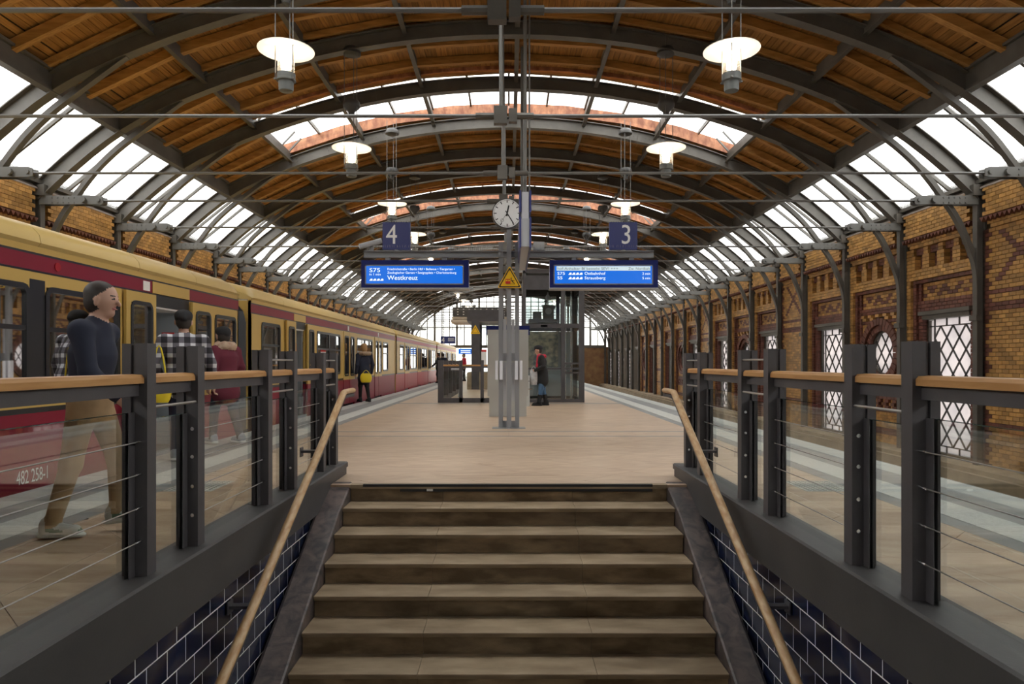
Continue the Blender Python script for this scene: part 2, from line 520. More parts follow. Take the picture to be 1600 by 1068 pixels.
# ------------------------------------------------------------------ steel arches with braces, brackets, tie rods and posts
BR = [(8.60, 2.03), (8.60, 2.75), (8.52, 3.15), (8.27, 3.75), (7.98, 4.2), (7.60, 4.70), (7.2, 5.09), (6.8, 5.40), (6.4, 5.70), (6.0, 5.99)]
def brace_pts(s):
    P = [Vector((s*x, 0, z)) for x, z in BR]
    out = []
    for i in range(len(P)-1):
        p0 = P[max(i-1, 0)]; p1 = P[i]; p2 = P[i+1]; p3 = P[min(i+2, len(P)-1)]
        for t in (0, 0.25, 0.5, 0.75):
            out.append(0.5*((2*p1) + (p2-p0)*t + (2*p0-5*p1+4*p2-p3)*t*t + (3*p1-p0-3*p2+p3)*t**3))
    out.append(P[-1])
    return out
def sweep_yz(mb, pts, y0, y1, d0, d1):
    """rect section swept along pts (xz plane); d = offset along the in-plane normal"""
    rings = []
    for i, p in enumerate(pts):
        d = (pts[min(i+1, len(pts)-1)] - pts[max(i-1, 0)]).normalized()
        n = Vector((-d.z, 0, d.x))
        a = p + n*d0; b = p + n*d1
        rings.append([(a.x, y0, a.z), (a.x, y1, a.z), (b.x, y1, b.z), (b.x, y0, b.z)])
    mb.loft(rings)
arch_n = 0
MESH = {}
def shared(key, fn):
    if key not in MESH: MESH[key] = fn()
    return MESH[key]
def mk(mb, name, mats, smooth=False):
    me = bpy.data.meshes.new(name); me.from_pydata(mb.v, [], mb.f)
    if isinstance(mats, str): mats = [mats]
    for k in mats: me.materials.append(MATS[k])
    if len(mats) > 1: me.polygons.foreach_set('material_index', mb.m)
    if smooth:
        me.polygons.foreach_set('use_smooth', [True]*len(mb.f))
        try: me.set_sharp_from_angle(angle=math.radians(40))
        except Exception: pass
    me.update()
    return me
def m_rib():
    b = MB()
    arc_sweep(b, -8.62, 8.62, -0.09, 0.09, 0.0, 0.018, 56)
    arc_sweep(b, -8.62, 8.62, -0.009, 0.009, 0.018, 0.262, 56)
    arc_sweep(b, -8.62, 8.62, -0.09, 0.09, 0.262, 0.28, 56)
    return mk(b, 'rib', 'steel')
def m_splice():
    b = MB()
    arc_sweep(b, 0, 0.62, -0.018, 0.018, 0.03, 0.25, 4)
    return b
def m_brace(s):
    b = MB(); P = brace_pts(s)
    e = -1 if s > 0 else 1
    sweep_yz(b, P, -0.055, 0.055, -0.006, 0.006)
    sweep_yz(b, P, -0.006, 0.006, 0.0, 0.11*e)
    return mk(b, 'brace', 'steel')
def m_bracket(s):
    b = MB()
    for y in (-0.075, 0.06):
        ring = [(7.45, 4.11), (7.52, 4.09), (8.62, 4.09), (8.62, 4.25), (7.52, 4.25), (7.45, 4.23)]
        b.prism([(s*p[0], y, p[1]) for p in ring], [(s*p[0], y+0.015, p[1]) for p in ring])
    b.tube([(s*7.53, -0.10, 4.17), (s*7.53, 0.10, 4.17)], 0.035, 8)
    b.tube([(s*7.80, -0.13, 4.17), (s*7.80, 0.13, 4.17)], 0.055, 8)
    for q in range(5):
        for z in (4.125, 4.215):
            b.tube([(s*(7.98+q*0.1), -0.088, z), (s*(7.98+q*0.1), -0.075, z)], 0.014, 6)
    return mk(b, 'bracket', 'steel_light')
def m_post(s):
    b = MB()
    b.box(s*8.60, s*8.62, -0.06, 0.06, -0.7, 4.25).box(s*8.62, s*8.74, -0.012, 0.012, -0.7, 4.25).box(s*8.74, s*8.78, -0.065, 0.065, -0.7, 4.35)
    b.box(s*8.56, s*8.66, -0.10, 0.10, 1.96, 2.06)
    b.box(s*8.5, s*8.78, -0.12, 0.12, 4.25, 4.45)
    return mk(b, 'wall_post', 'steel')
def m_rod():
    b = MB()
    b.tube([(-7.5, 0, 4.17), (-0.35, 0, 4.17)], 0.022, 6).tube([(0.28, 0, 4.17), (7.5, 0, 4.17)], 0.022, 6)
    return mk(b, 'tie_rod', 'rod', True)
def m_turn():
    b = MB()
    b.tube([(-0.40, 0, 4.17), (-0.16, 0, 4.17)], 0.04, 8).tube([(0.06, 0, 4.17), (0.30, 0, 4.17)], 0.04, 8)
    b.box(-0.18, -0.02, -0.05, 0.05, 4.07, 4.28).box(0.0, 0.10, -0.045, 0.045, 4.09, 4.25)
    return mk(b, 'turnbuckle', 'steel')
def m_hanger():
    b = MB(); b.tube([(-0.10, 0, 4.25), (-0.10, 0, 7.22)], 0.018, 6)
    return mk(b, 'hanger', 'rod', True)
for (y, j) in FR:
    arch_n += 1
    a = empty('roof_arch', 'riveted grey steel roof arch with tie rod, %s counted from the camera' % ORD[arch_n], 'roof arch', 'steel arches of the hall roof', loc=(0, y, 0))
    put('rib', shared('rib', m_rib), a)
    put('tie_rod', shared('rod', m_rod), a)
    put('turnbuckle', shared('turn', m_turn), a)
    put('hanger', shared('hang', m_hanger), a)
    for s in (-1, 1):
        put('brace', shared(('brace', s), lambda: m_brace(s)), a)
        put('bracket', shared(('bracket', s), lambda: m_bracket(s)), a)
        put('wall_post', shared(('post', s), lambda: m_post(s)), a)
        # splice plate with rivets on the front of the rib
        if 8 < y < 32:
            b = MB()
            arc_sweep(b, s*2.9, s*3.75, -0.022, 0.022, 0.03, 0.25, 4)
            b.build('splice_plate', 'steel', a)
            b = MB()
            for q in range(8):
                for d in (0.07, 0.14, 0.21):
                    p = arc_pt(s*(2.98+q*0.1), d)
                    b.tube([(p[0], -0.034, p[1]), (p[0], -0.02, p[1])], 0.014, 6)
            for q in (0.9, 1.9, 4.6, 5.4):
                for d in (0.06, 0.13, 0.20):
                    p = arc_pt(s*q, d)
                    b.tube([(p[0], -0.02, p[1]), (p[0], -0.008, p[1])], 0.014, 6)
            o = b.build('rivets', 'steel', a); o['kind'] = 'stuff'

# ------------------------------------------------------------------ brick walls
ROW = 0.075
def style(t, u, a, z, row, col):
    """(projection, brick kind) at height z and distance u from the bay's middle; None = opening"""
    if z > 4.40: return (0.06, 2)
    if z > 3.83: return (0.18, 0)
    if z > 3.74: return (0.13, 1)
    if z > 3.60: return (0.09, 0)
    if t == 'B':
        q = 0.70 if (row//2) % 2 else 0.78
        if a > q: return (0.06, 1)
        if 2.42 < z < 2.52 or 2.14 < z < 2.24 or 0.72 < z < 0.84 or 0.02 < z < 0.1: return (0.06, 1)
        if 2.68 < z < 3.52 and abs(a/0.46 - abs(z-3.1)/0.42) < 0.16: return (0.06, 1)
        return (0.06, 0)
    if z > 3.16:
        if a < 0.98:
            f = ((u + 0.98)/1.96*4) % 1.0
            if 0.24 < f < 0.76 or (z > 3.44 and 0.16 < f < 0.84): return (-0.07, 1) if z < 3.50 else (0.0, 1)
        return (0.05, 0)
    if z > 2.95: return (0.05, 0)
    if a > 1.02: return (0.05, 0)
    if a > 0.90 or z > 2.86: return (0.0, 1)
    if z > 2.50:
        if a > 0.80: return (-0.05, 1)
        c = int((u + 4.0)/0.22) ; r = row//2
        return (-0.09, 1) if (c + r) % 2 == 0 and 2.56 < z < 2.82 else (-0.09, 0)
    if t == 'W':
        if z > 2.27: return (-0.03, 1)
        if a < 0.75 and z > -0.69: return None
        if z < -0.69: return (0.0, 0)
        return (-0.05, 1)
    # round window bay
    if a > 0.80 and z > 0.5: return (-0.05, 1)
    if math.hypot(u, z-1.42) < 0.83: return None
    if 2.38 < z <= 2.5 or 2.12 < z < 2.2: return (-0.06, 1)
    if 2.2 <= z <= 2.38: return (-0.04, 0) if col % 2 else (-0.12, 1)
    if z < 0.5 and (0.36 < z or 0.02 < z < 0.12 or -0.5 < z < -0.38): return (-0.05, 1)
    if 0.12 < z < 0.3: return (-0.04, 1) if col % 2 else (-0.10, 0)
    return (-0.08, 0)
TYPE = {0: 'W', 1: 'O', 2: 'W', 3: 'B'}
wallobj = {}
def brick_box(mb, s, d, ya, yb, za, zb, m):
    x0, x1 = s*(XW-d), s*(XW+0.16)
    i = len(mb.v)
    mb.v += [(x0, ya, za), (x0, yb, za), (x0, yb, zb), (x0, ya, zb), (x1, ya, za), (x1, yb, za), (x1, yb, zb), (x1, ya, zb)]
    fs = [(i, i+3, i+2, i+1), (i, i+1, i+5, i+4), (i+1, i+2, i+6, i+5), (i+2, i+3, i+7, i+6), (i+3, i, i+4, i+7)]
    if s < 0: fs = [f[::-1] for f in fs]
    mb.f += fs; mb.m += [m]*5
BK = ['brick_yellow', 'brick_red', 'brick_purple']
for s, nm, side in ((1, 'wall_right', 'beyond the empty track'), (-1, 'wall_left', 'behind the train')):
    core = MB()
    zmin = -0.98
    for (ya, yb, j) in bays:
        t = TYPE[j]; yc = (ya+yb)/2
        X0, X1 = s*(XW+0.14), s*(XW+0.55)
        if t == 'B':
            core.box(X0, X1, ya, yb, zmin, 4.5)
        elif t == 'W':
            core.box(X0, X1, ya, yc-0.75, zmin, 4.5).box(X0, X1, yc+0.75, yb, zmin, 4.5).box(X0, X1, yc-0.75, yc+0.75, 2.27, 4.5).box(X0, X1, yc-0.75, yc+0.75, zmin, -0.69)
        else:
            core.box(X0, X1, ya, yc-0.85, zmin, 4.5).box(X0, X1, yc+0.85, yb, zmin, 4.5).box(X0, X1, yc-0.85, yc+0.85, 2.27, 4.5).box(X0, X1, yc-0.85, yc+0.85, zmin, 0.57)
            n = 32
            for k in range(n):
                pts = []
                for ang in (2*math.pi*k/n, 2*math.pi*(k+1)/n):
                    c, si = math.cos(ang), math.sin(ang)
                    e = 0.85/max(abs(c), abs(si))
                    pts.append(((yc+0.54*c, 1.42+0.54*si), (yc+e*c, 1.42+e*si)))
                (i0, o0), (i1, o1) = pts
                core.prism([(X0, *i0), (X0, *o0), (X0, *o1), (X0, *i1)], [(X1, *i0), (X1, *o0), (X1, *o1), (X1, *i1)])
    core.box(s*(XW+0.14), s*(XW+0.55), BACK_Y, FR[0][0], zmin, 4.5)
    w = core.build(nm, 'mortar')
    tag(w, 'yellow and dark red patterned brick wall %s' % side, 'wall', kind='structure')
    wallobj[s] = w
    mass = MB(); singles = []
    for (ya, yb, j) in bays:
        if yb < 8.0 or (s < 0 and yb < 10): continue
        if ya > 45: continue
        t = TYPE[j]; yc = (ya+yb)/2; wd = yb-ya
        n = round(wd/0.165); bw = wd/n
        z_low = -0.95 if s > 0 else 2.2
        if ya > 34: z_low = max(z_low, -0.95)
        rows = int((4.5-z_low)/ROW)
        for r in range(rows):
            za = z_low + r*ROW; zm = za + ROW/2
            off = -bw/2 if r % 2 else 0.0
            cutl = sorted({ya, yb} | {ya + off + c*bw for c in range(1, n+1) if ya+0.02 < ya + off + c*bw < yb-0.02})
            if t != 'B':
                brk = []
                if zm < 2.95: brk = [1.02, 0.90, 0.80] if (zm > 2.27 or t == 'O') else [1.02, 0.90, 0.75]
                elif 3.16 < zm < 3.6: brk = [0.98]
                brk = [yc+q*sg for q in brk for sg in (1, -1)]
                if 3.16 < zm < 3.6: brk += [yc-0.98+1.96*(q+e)/4 for q in range(4) for e in ((0.24, 0.76) if zm < 3.44 else (0.16, 0.84))]
                cutl = sorted([q for q in cutl if q in (ya, yb) or all(abs(q-e) > 0.05 for e in brk)] + brk)
            for c in range(len(cutl)-1):
                y0, y1 = cutl[c], cutl[c+1]
                u = (y0+y1)/2 - yc
                st = style(t, u, abs(u), zm, r, c)
                if st is None: continue
                if zm > 3.6 and (y0 < ya+0.09 or y1 > yb-0.09): continue
                if s > 0 and 11.55 < y0 and yb < 12.7 and len(singles) < 300 and (-0.6 < zm < 0.55 or 1.25 < zm):
                    singles.append((y0, y1, za, st))
                else:
                    brick_box(mass, s, st[0], y0+0.004, y1-0.004, za+0.004, za+ROW-0.004, st[1])
        if t == 'O':                                            # two rings of red voussoirs around the round window
            for (ra, rb, d, nn) in ((0.53, 0.66, -0.08, 30), (0.665, 0.83, -0.02, 34)):
                for k in range(nn):
                    a0 = 2*math.pi*k/nn + 0.012; a1 = 2*math.pi*(k+1)/nn - 0.012
                    q = [(yc+rr*math.cos(aa), 1.42+rr*math.sin(aa)) for rr, aa in ((ra, a0), (rb, a0), (rb, a1), (ra, a1))]
                    if s < 0: continue
                    mass.prism([(s*(XW-d), *p) for p in q], [(s*(XW+0.16), *p) for p in q], 1)
    o = mass.build('brickwork', BK, w); o['kind'] = 'stuff'
    cache = {}
    for (y0, y1, za, st) in singles:
        key = (round(y1-y0, 3), st)
        if key not in cache:
            b = MB(); brick_box(b, 1, st[0], 0.004, y1-y0-0.004, 0.004, ROW-0.004, 0)
            cache[key] = mk(b, 'brick', BK[st[1]])
        put('brick', cache[key], w, (0, y0, za))
    # sawtooth course and stone coping, one piece per bay
    for (ya, yb, j) in bays:
        if yb < 8: continue
        b = MB(); nt = int((yb-ya-0.24)/0.11); st_ = (yb-ya-0.24)/nt
        for k in range(nt):
            y0 = ya+0.12+k*st_
            x0, x1 = s*(XW-0.20), s*(XW-0.10)
            b.prism([(x0, y0, 3.83), (x0, y0+st_, 3.83), (x0, y0+st_/2, 3.745)], [(x1, y0, 3.83), (x1, y0+st_, 3.83), (x1, y0+st_/2, 3.745)])
        o = b.build('sawtooth_course', 'brick_red', w); o['kind'] = 'stuff'
        b = MB(); ring = [(8.61, 4.36), (8.61, 4.385), (8.72, 4.46), (8.8, 4.46), (8.8, 4.36)]
        b.prism([(s*p[0], ya+0.1, p[1]) for p in ring], [(s*p[0], yb-0.1, p[1]) for p in ring]); b.build('coping', 'coping', w)
    MB().box(s*8.25, s*(XW+0.1), 2, END_Y, -0.97, -0.70).box(s*8.15, s*8.25, 2, END_Y, -0.97, -0.78).build('ledge', 'stone_ledge', w)

# ------------------------------------------------------------------ lattice windows
def clip_poly(poly, x0, x1, y0, y1):
    def cut(P, ins, inter):
        out = []
        for i in range(len(P)):
            a, b = P[i-1], P[i]
            ia, ib = ins(a), ins(b)
            if ib:
                if not ia: out.append(inter(a, b))
                out.append(b)
            elif ia: out.append(inter(a, b))
        return out
    def ix(v): return lambda a, b: (v, a[1]+(b[1]-a[1])*(v-a[0])/(b[0]-a[0]))
    def iy(v): return lambda a, b: (a[0]+(b[0]-a[0])*(v-a[1])/(b[1]-a[1]), v)
    for ins, it in ((lambda p: p[0] >= x0-1e-9, ix(x0)), (lambda p: p[0] <= x1+1e-9, ix(x1)), (lambda p: p[1] >= y0-1e-9, iy(y0)), (lambda p: p[1] <= y1+1e-9, iy(y1))):
        if len(poly) < 3: return []
        poly = cut(poly, ins, it)
    return poly
def area(P):
    return abs(sum(P[i-1][0]*P[i][1]-P[i][0]*P[i-1][1] for i in range(len(P))))/2
DW, DH = 0.40, 0.515
def clip_seg(a, b, fn, n=60):
    """longest run of the segment where fn is true"""
    ts = [k/n for k in range(n+1) if fn((a[0]+(b[0]-a[0])*k/n, a[1]+(b[1]-a[1])*k/n))]
    if len(ts) < 2: return None
    f = lambda t: (a[0]+(b[0]-a[0])*t, a[1]+(b[1]-a[1])*t)
    return f(ts[0]), f(ts[-1])
wcount = {(1, 'W'): 0, (1, 'O'): 0, (-1, 'W'): 0, (-1, 'O'): 0}
def pane_obj(name, P, s, X, parent):
    if area(P) < 2e-4: return
    b = MB()
    cx = sum(p[0] for p in P)/len(P); cy = sum(p[1] for p in P)/len(P)
    Q = [(cx+(p[0]-cx)*0.985, cy+(p[1]-cy)*0.985) for p in P]
    b.prism([(s*X, *p) for p in Q], [(s*(X+0.006), *p) for p in Q]).build(name, 'glass_window', parent)
for s in (1, -1):
    for (ya, yb, j) in bays:
        t = TYPE[j]
        if t == 'B' or yb < 9: continue
        yc = (ya+yb)/2; X = XW+0.22
        wcount[(s, t)] += 1
        k = wcount[(s, t)]
        where = 'in the brick wall beyond the empty track' if s > 0 else 'in the brick wall behind the train'
        kind = 'tall diamond-leaded window' if t == 'W' else 'round diamond-leaded window'
        w = new_window('%s %s, %s along it' % (kind, where, ORD[k]))
        detail = s > 0 and ya < 23
        lead = MB(); r = 0.011
        def bar2(a, b, wd=0.022): lead.bar((s*(X-0.012), *a), (s*(X-0.012), *b), wd, 0.03, up=(1, 0, 0))
        if t == 'W':
            y0, y1, z0, z1 = yc-0.72, yc+0.72, -0.67, 2.10
            f = MB()
            f.box(s*(X-0.06), s*(X+0.06), yc-0.75, y0, z0-0.02, z1+0.02).box(s*(X-0.06), s*(X+0.06), y1, yc+0.75, z0-0.02, z1+0.02)
            f.box(s*(X-0.06), s*(X+0.06), yc-0.75, yc+0.75, z0-0.03, z0)
            f.build('window_frame', 'steel', w)
            MB().box(s*(XW-0.02), s*(XW+0.3), yc-0.82, yc+0.82, 2.19, 2.27).box(s*(XW+0.03), s*(XW+0.3), yc-0.75, yc+0.75, 2.10, 2.19).build('lintel', 'steel', w)
            bx = 0.13
            iy0, iy1, iz0, iz1 = y0+bx, y1-bx, z0+bx, z1-0.15
            for yy in (iy0, iy1): bar2((yy, z0), (yy, z1))
            for zz in (iz0, iz1): bar2((y0, zz), (y1, zz))
            ncell = 3; dw = (iy1-iy0)/ncell; nr = 5; dh = (iz1-iz0)/nr
            for q in range(1, ncell): 
                bar2((iy0+q*dw, iz1), (iy0+q*dw, z1)); bar2((iy0+q*dw, z0), (iy0+q*dw, iz0))
            for q in range(1, nr):
                bar2((y0, iz0+q*dh), (iy0, iz0+q*dh)); bar2((iy1, iz0+q*dh), (y1, iz0+q*dh))
            inside = lambda p: iy0-1e-6 <= p[0] <= iy1+1e-6 and iz0-1e-6 <= p[1] <= iz1+1e-6
            for q in range(-nr-1, ncell+1):
                for sg in (1, -1):
                    a = (iy0+(q+0.5)*dw, iz0) if sg > 0 else (iy1-(q+0.5)*dw, iz0)
                    b = (a[0]+sg*dw*nr, iz1)
                    sgm = clip_seg(a, b, inside, 240)
                    if sgm and math.dist(*sgm) > 0.05: bar2(*sgm)
            if detail:
                for q in range(ncell+1):
                    for rr in range(nr+1):
                        for (oy, oz) in ((0, 0), (0.5, 0.5)):
                            cy_, cz_ = iy0+(q+oy)*dw, iz0+(rr+oz)*dh
                            # diamonds centred on lattice nodes shifted by half a cell
                            P = [(cy_-dw/2, cz_), (cy_, cz_-dh/2), (cy_+dw/2, cz_), (cy_, cz_+dh/2)]
                            P = clip_poly(P, iy0, iy1, iz0, iz1)
                            if len(P) > 2: pane_obj('pane', P, s, X, w)
                for (a0, a1, b0, b1) in ((y0, iy0, z0, z1), (iy1, y1, z0, z1), (iy0, iy1, iz1, z1), (iy0, iy1, z0, iz0)):
                    pane_obj('pane', [(a0, b0), (a1, b0), (a1, b1), (a0, b1)], s, X, w)
            else:
                pane_obj('pane', [(y0, z0), (y1, z0), (y1, z1), (y0, z1)], s, X, w)
        else:
            RR = 0.53
            P0 = [(yc+RR*math.cos(2*math.pi*q/32), 1.42+RR*math.sin(2*math.pi*q/32)) for q in range(32)]
            f = MB()
            for q in range(32):
                a0, a1 = 2*math.pi*q/32, 2*math.pi*(q+1)/32
                qd = [(yc+rr*math.cos(aa), 1.42+rr*math.sin(aa)) for rr, aa in ((0.49, a0), (0.54, a0), (0.54, a1), (0.49, a1))]
                f.prism([(s*(X-0.05), *p) for p in qd], [(s*(X+0.05), *p) for p in qd])
            f.build('window_frame', 'steel', w)
            inside = lambda p: math.hypot(p[0]-yc, p[1]-1.42) < 0.515
            dw, dh = 0.36, 0.47
            for q in range(-5, 6):
                for sg in (1, -1):
                    a = (yc + (q+0.5)*dw - sg*dw*1.2, 1.42-dh*1.2); b = (yc + (q+0.5)*dw + sg*dw*1.2, 1.42+dh*1.2)
                    sgm = clip_seg(a, b, inside, 200)
                    if sgm and math.dist(*sgm) > 0.05: bar2(*sgm)
            pane_obj('pane', P0, s, X, w)
        lead.build('leading', 'lamp_dark', w)

# ------------------------------------------------------------------ glazed gable at the far end
gab = empty('gable_window', 'tall glazed end wall of the hall far down the platform', 'gable', kind='structure')
Yg = END_Y+0.1
bw_ = MB().box(-9.4, 9.4, BACK_Y-0.4, BACK_Y, -1.4, 8.2).build('wall_back_blocker', 'masonry')  # unseen wall added behind the camera, blocks sky reflections in the glass
tag(bw_, 'unseen wall added behind the photographer to keep open sky out of reflections', 'wall', kind='structure')
n = 26
for k in range(n):
    xa = -8.7 + k*17.4/n; xb = xa + 17.4/n
    xm = (xa+xb)/2
    za, zb = min(zc(max(min(xa, 8.6), -8.6)), 9)+0.5, min(zc(max(min(xb, 8.6), -8.6)), 9)+0.5
    MB().prism([(xa+0.03, Yg, 2.75), (xb-0.03, Yg, 2.75), (xb-0.03, Yg, zb), (xa+0.03, Yg, za)], [(xa+0.03, Yg+0.01, 2.75), (xb-0.03, Yg+0.01, 2.75), (xb-0.03, Yg+0.01, zb), (xa+0.03, Yg+0.01, za)]).build('pane', 'glass_roof', gab)
    wd = 0.16 if k % 3 == 0 else 0.06
    MB().box(xa-wd/2, xa+wd/2, Yg-0.1, Yg+0.12, 2.7, za).build('mullion', 'steel', gab)
MB().box(-8.7, 8.7, Yg-0.15, Yg+0.15, 2.5, 2.75).box(-8.0, 8.0, Yg-0.03, Yg+0.05, 4.3, 4.36).build('transom', 'steel', gab)

ew = MB().box(3.0, 9.2, Yg-0.1, Yg+0.3, -1.2, 2.6).build('wall_end_blocker', 'masonry')  # added to block the bright opening at the far right
tag(ew, 'brick wall added far down the empty track side to block the bright opening', 'wall', kind='structure')

fb = empty('backdrop_building', 'pale building facade added beyond the glazed end of the hall to dim it', 'building', kind='structure', loc=(0, 88, 0))  # backdrop facade added to dim the far end and its grazing reflections
MB().box(-26, 26, 0, 8, -4, 9.5).build('facade', 'strip_tactile', fb)
for i in range(14):
    for jj in range(3):
        MB().box(-24.6+i*3.7, -23.0+i*3.7, -0.06, 0.1, 0.3+jj*3.0, 2.3+jj*3.0).build('facade_window', 'strip_dark', fb)
# ------------------------------------------------------------------ platform
PE = 4.47
HX, HY0, HY1 = 2.0, -0.6, 6.65               # stairwell opening
platform = MB()
platform.box(-PE, -HX, BACK_Y, 75, -0.96, -0.03).box(HX, PE, BACK_Y, 75, -0.96, -0.03).box(-HX, HX, HY1+0.07, 75, -0.96, -0.03).box(-HX, HX, BACK_Y, HY0, -0.96, -0.03)
floor = platform.build('floor', 'concrete')
tag(floor, 'tan stone station platform with grey edge strips between the two tracks', 'platform', kind='structure')
# bands along both edges
for s in (-1, 1):
    for (a, b, m_, nm, top) in ((3.22, 3.40, 'strip_dark', 'guide_strip', 0.0), (3.40, 3.75, 'strip_tactile', 'tactile_strip', 0.003), (3.75, 4.15, 'strip_dark', 'border_strip', 0.0), (4.15, PE, 'strip_light', 'edge_stone', 0.0)):
        y = 0.0; L_ = 1.2 if nm == 'edge_stone' else 2.4
        while y < 60:
            y2 = y + (L_ if y < 22 else 20)
            MB().box(s*a+0.001, s*b-0.001, y+0.002, y2-0.002, -0.03, top).build(nm, m_, floor)
            y = y2
        MB().box(s*a, s*b, BACK_Y, 0, -0.03, top).build(nm, m_, floor)
# diagonal tan slabs, clipped by the bands
SL = 0.80; h2 = SL/math.sqrt(2)
slab_n = 0
def slabs(x0, x1, y0, y1):
    global slab_n
    i0, i1 = int(x0/h2)-2, int(x1/h2)+2
    for i in range(i0, i1+1):
        for jj in range(int(y0/h2)-2, int(y1/h2)+3):
            if (i+jj) % 2: continue
            cx, cy = i*h2+0.2, jj*h2+0.1
            P = clip_poly([(cx-h2, cy), (cx, cy-h2), (cx+h2, cy), (cx, cy+h2)], x0, x1, y0, y1)
            if len(P) < 3 or area(P) < 0.002: continue
            mx = sum(p[0] for p in P)/len(P); my = sum(p[1] for p in P)/len(P)
            P = [(p[0] + (0.0022 if p[0] < mx else -0.0022), p[1] + (0.0022 if p[1] < my else -0.0022)) for p in P]
            b = MB(); b.prism([(p[0], p[1], -0.03) for p in P], [(p[0], p[1], 0.0) for p in P])
            b.build('slab', 'granite_tan', floor); slab_n += 1
slabs(-3.22, -1.99, 1.6, 7.2); slabs(1.99, 3.22, 1.6, 7.2)
slabs(-3.22, 3.22, 7.2, 10.98); slabs(-1.76, 1.76, 6.75, 7.2)
slabs(-3.22, 3.22, 11.82, 19.7)
b = MB()
for (x0, x1, y0, y1) in ((-3.22, 3.22, 20.0, 75), (-3.22, -1.99, -14, 1.6), (1.99, 3.22, -14, 1.6), (-1.99, 1.99, -14, -0.7)):
    b.box(x0, x1, y0, y1, -0.03, 0.0)
b.build('paving', 'granite_tan', floor)
for (y0, y1, m_) in ((10.98, 11.08, 'strip_dark'), (11.08, 11.72, 'granite_tan'), (11.72, 11.82, 'strip_dark'), (19.7, 20.0, 'strip_dark')):
    for q in range(4):
        xa = -3.22 + q*1.61
        MB().box(xa+0.001, xa+1.609, y0+0.001, y1-0.001, -0.03, 0.0).build('cross_band', m_, floor)
for s in (-1, 1):
    MB().box(s*1.763, s*1.985, 6.65, 7.2, -0.03, 0.0).box(s*1.547, s*1.763, 6.65, 6.748, -0.03, 0.0).build('corner_slab', 'granite_tan', floor)
    # studded tactile plates by the stair heads
    b = MB().box(s*2.75, s*3.2, 6.3, 6.85, -0.02, 0.003)
    for i in range(9):
        for jj in range(11):
            b.box(s*(2.78+i*0.047), s*(2.78+i*0.047+0.024), 6.32+jj*0.048, 6.344+jj*0.048, 0.003, 0.009)
    b.build('tactile_plate', 'strip_tactile', floor)

# ------------------------------------------------------------------ tracks
for s, wh in ((1, 'in front of the lattice windows'), (-1, 'under the cream and maroon train')):
    t = empty('railway_track', 'railway track in its ballast bed %s' % wh, 'track', loc=(s*6.07, 0, 0))
    b = MB().box(-1.6, 2.2, -10, 75, -1.25, -1.14)
    o = b.build('ballast', 'ballast', t); o['kind'] = 'stuff'
    for dx in (-0.75, 0.75):
        MB().box(dx-0.06, dx+0.06, -10, 75, -1.14, -1.12).box(dx-0.012, dx+0.012, -10, 75, -1.12, -1.0).box(dx-0.035, dx+0.035, -10, 75, -1.0, -0.96, 1).build('rail', ['rail_rust', 'rail_top'], t)
    for k in range(46):
        y = 4 + k*0.62
        MB().box(-1.25, 1.25, y, y+0.24, -1.15, -1.125).build('sleeper', 'concrete', t)
    MB().box(s*-1.62, s*-1.58, -10, 75, -1.2, -0.03).build('platform_wall', 'concrete', t)
ground = MB().box(-12, 12, BACK_Y, 75, -1.4, -1.25).build('ground', 'concrete')
tag(ground, 'concrete deck beneath the tracks and the platform', 'ground', kind='structure')

# ------------------------------------------------------------------ staircase
TR, RS, WX = 0.313, 0.165, 1.545
stairs = empty('staircase', 'brown stone staircase leading down from the platform in the foreground', 'staircase', kind='structure', loc=(0, 0, 0))
cuts = [(-WX, -0.64), (-0.64, 0.62), (0.62, WX)]
for n in range(0, 15):
    yn = HY1 - n*TR; zn = -n*RS
    for q, (xa, xb) in enumerate(cuts):
        sh = random.uniform(-0.05, 0.05)
        xa2 = xa + (sh if q else 0); xb2 = xb + (sh if q < 2 else 0)
        if n > 0:
            b = MB()
            ring = [(yn, zn), (yn, zn-0.012), (yn+0.008, zn-0.034), (yn+0.03, zn-0.036), (yn+TR+0.03, zn-0.036), (yn+TR+0.03, zn)]
            b.prism([(xa+0.0015, *p) for p in ring], [(xb-0.0015, *p) for p in ring])
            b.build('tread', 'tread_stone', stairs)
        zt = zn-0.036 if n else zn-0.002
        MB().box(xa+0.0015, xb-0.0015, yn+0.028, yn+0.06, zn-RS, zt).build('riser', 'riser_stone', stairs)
MB().box(-WX, WX, HY1, HY1+0.098, -0.04, 0.0).build('landing_nosing', 'tread_stone', stairs)
b = MB(); ring = [(HY1+0.06, -0.05), (HY1+0.06, -0.165), (HY1-14*TR+0.06, -0.165*15-0.03), (HY1-14*TR+0.06, -3.4), (HY1+0.5, -3.4), (HY1+0.5, -0.05)]
b.prism([(-1.76, *p) for p in ring], [(1.76, *p) for p in ring]); b.build('stair_core', 'concrete', stairs)
MB().box(-1.42, 1.40, HY1-0.004, HY1+0.03, -0.02, 0.004).build('edge_strip', 'black_rubber', stairs)
MB().box(-1.06, 1.40, HY1+0.005, HY1+0.03, -0.068, -0.03).build('rubber_strip', 'black_rubber', stairs)
MB().box(-0.80, -0.74, HY1+0.003, HY1+0.006, -0.064, -0.04).build('paint_mark', 'white_paint', stairs)
NL = lambda y: -RS/TR*(HY1-y)                # nosing line
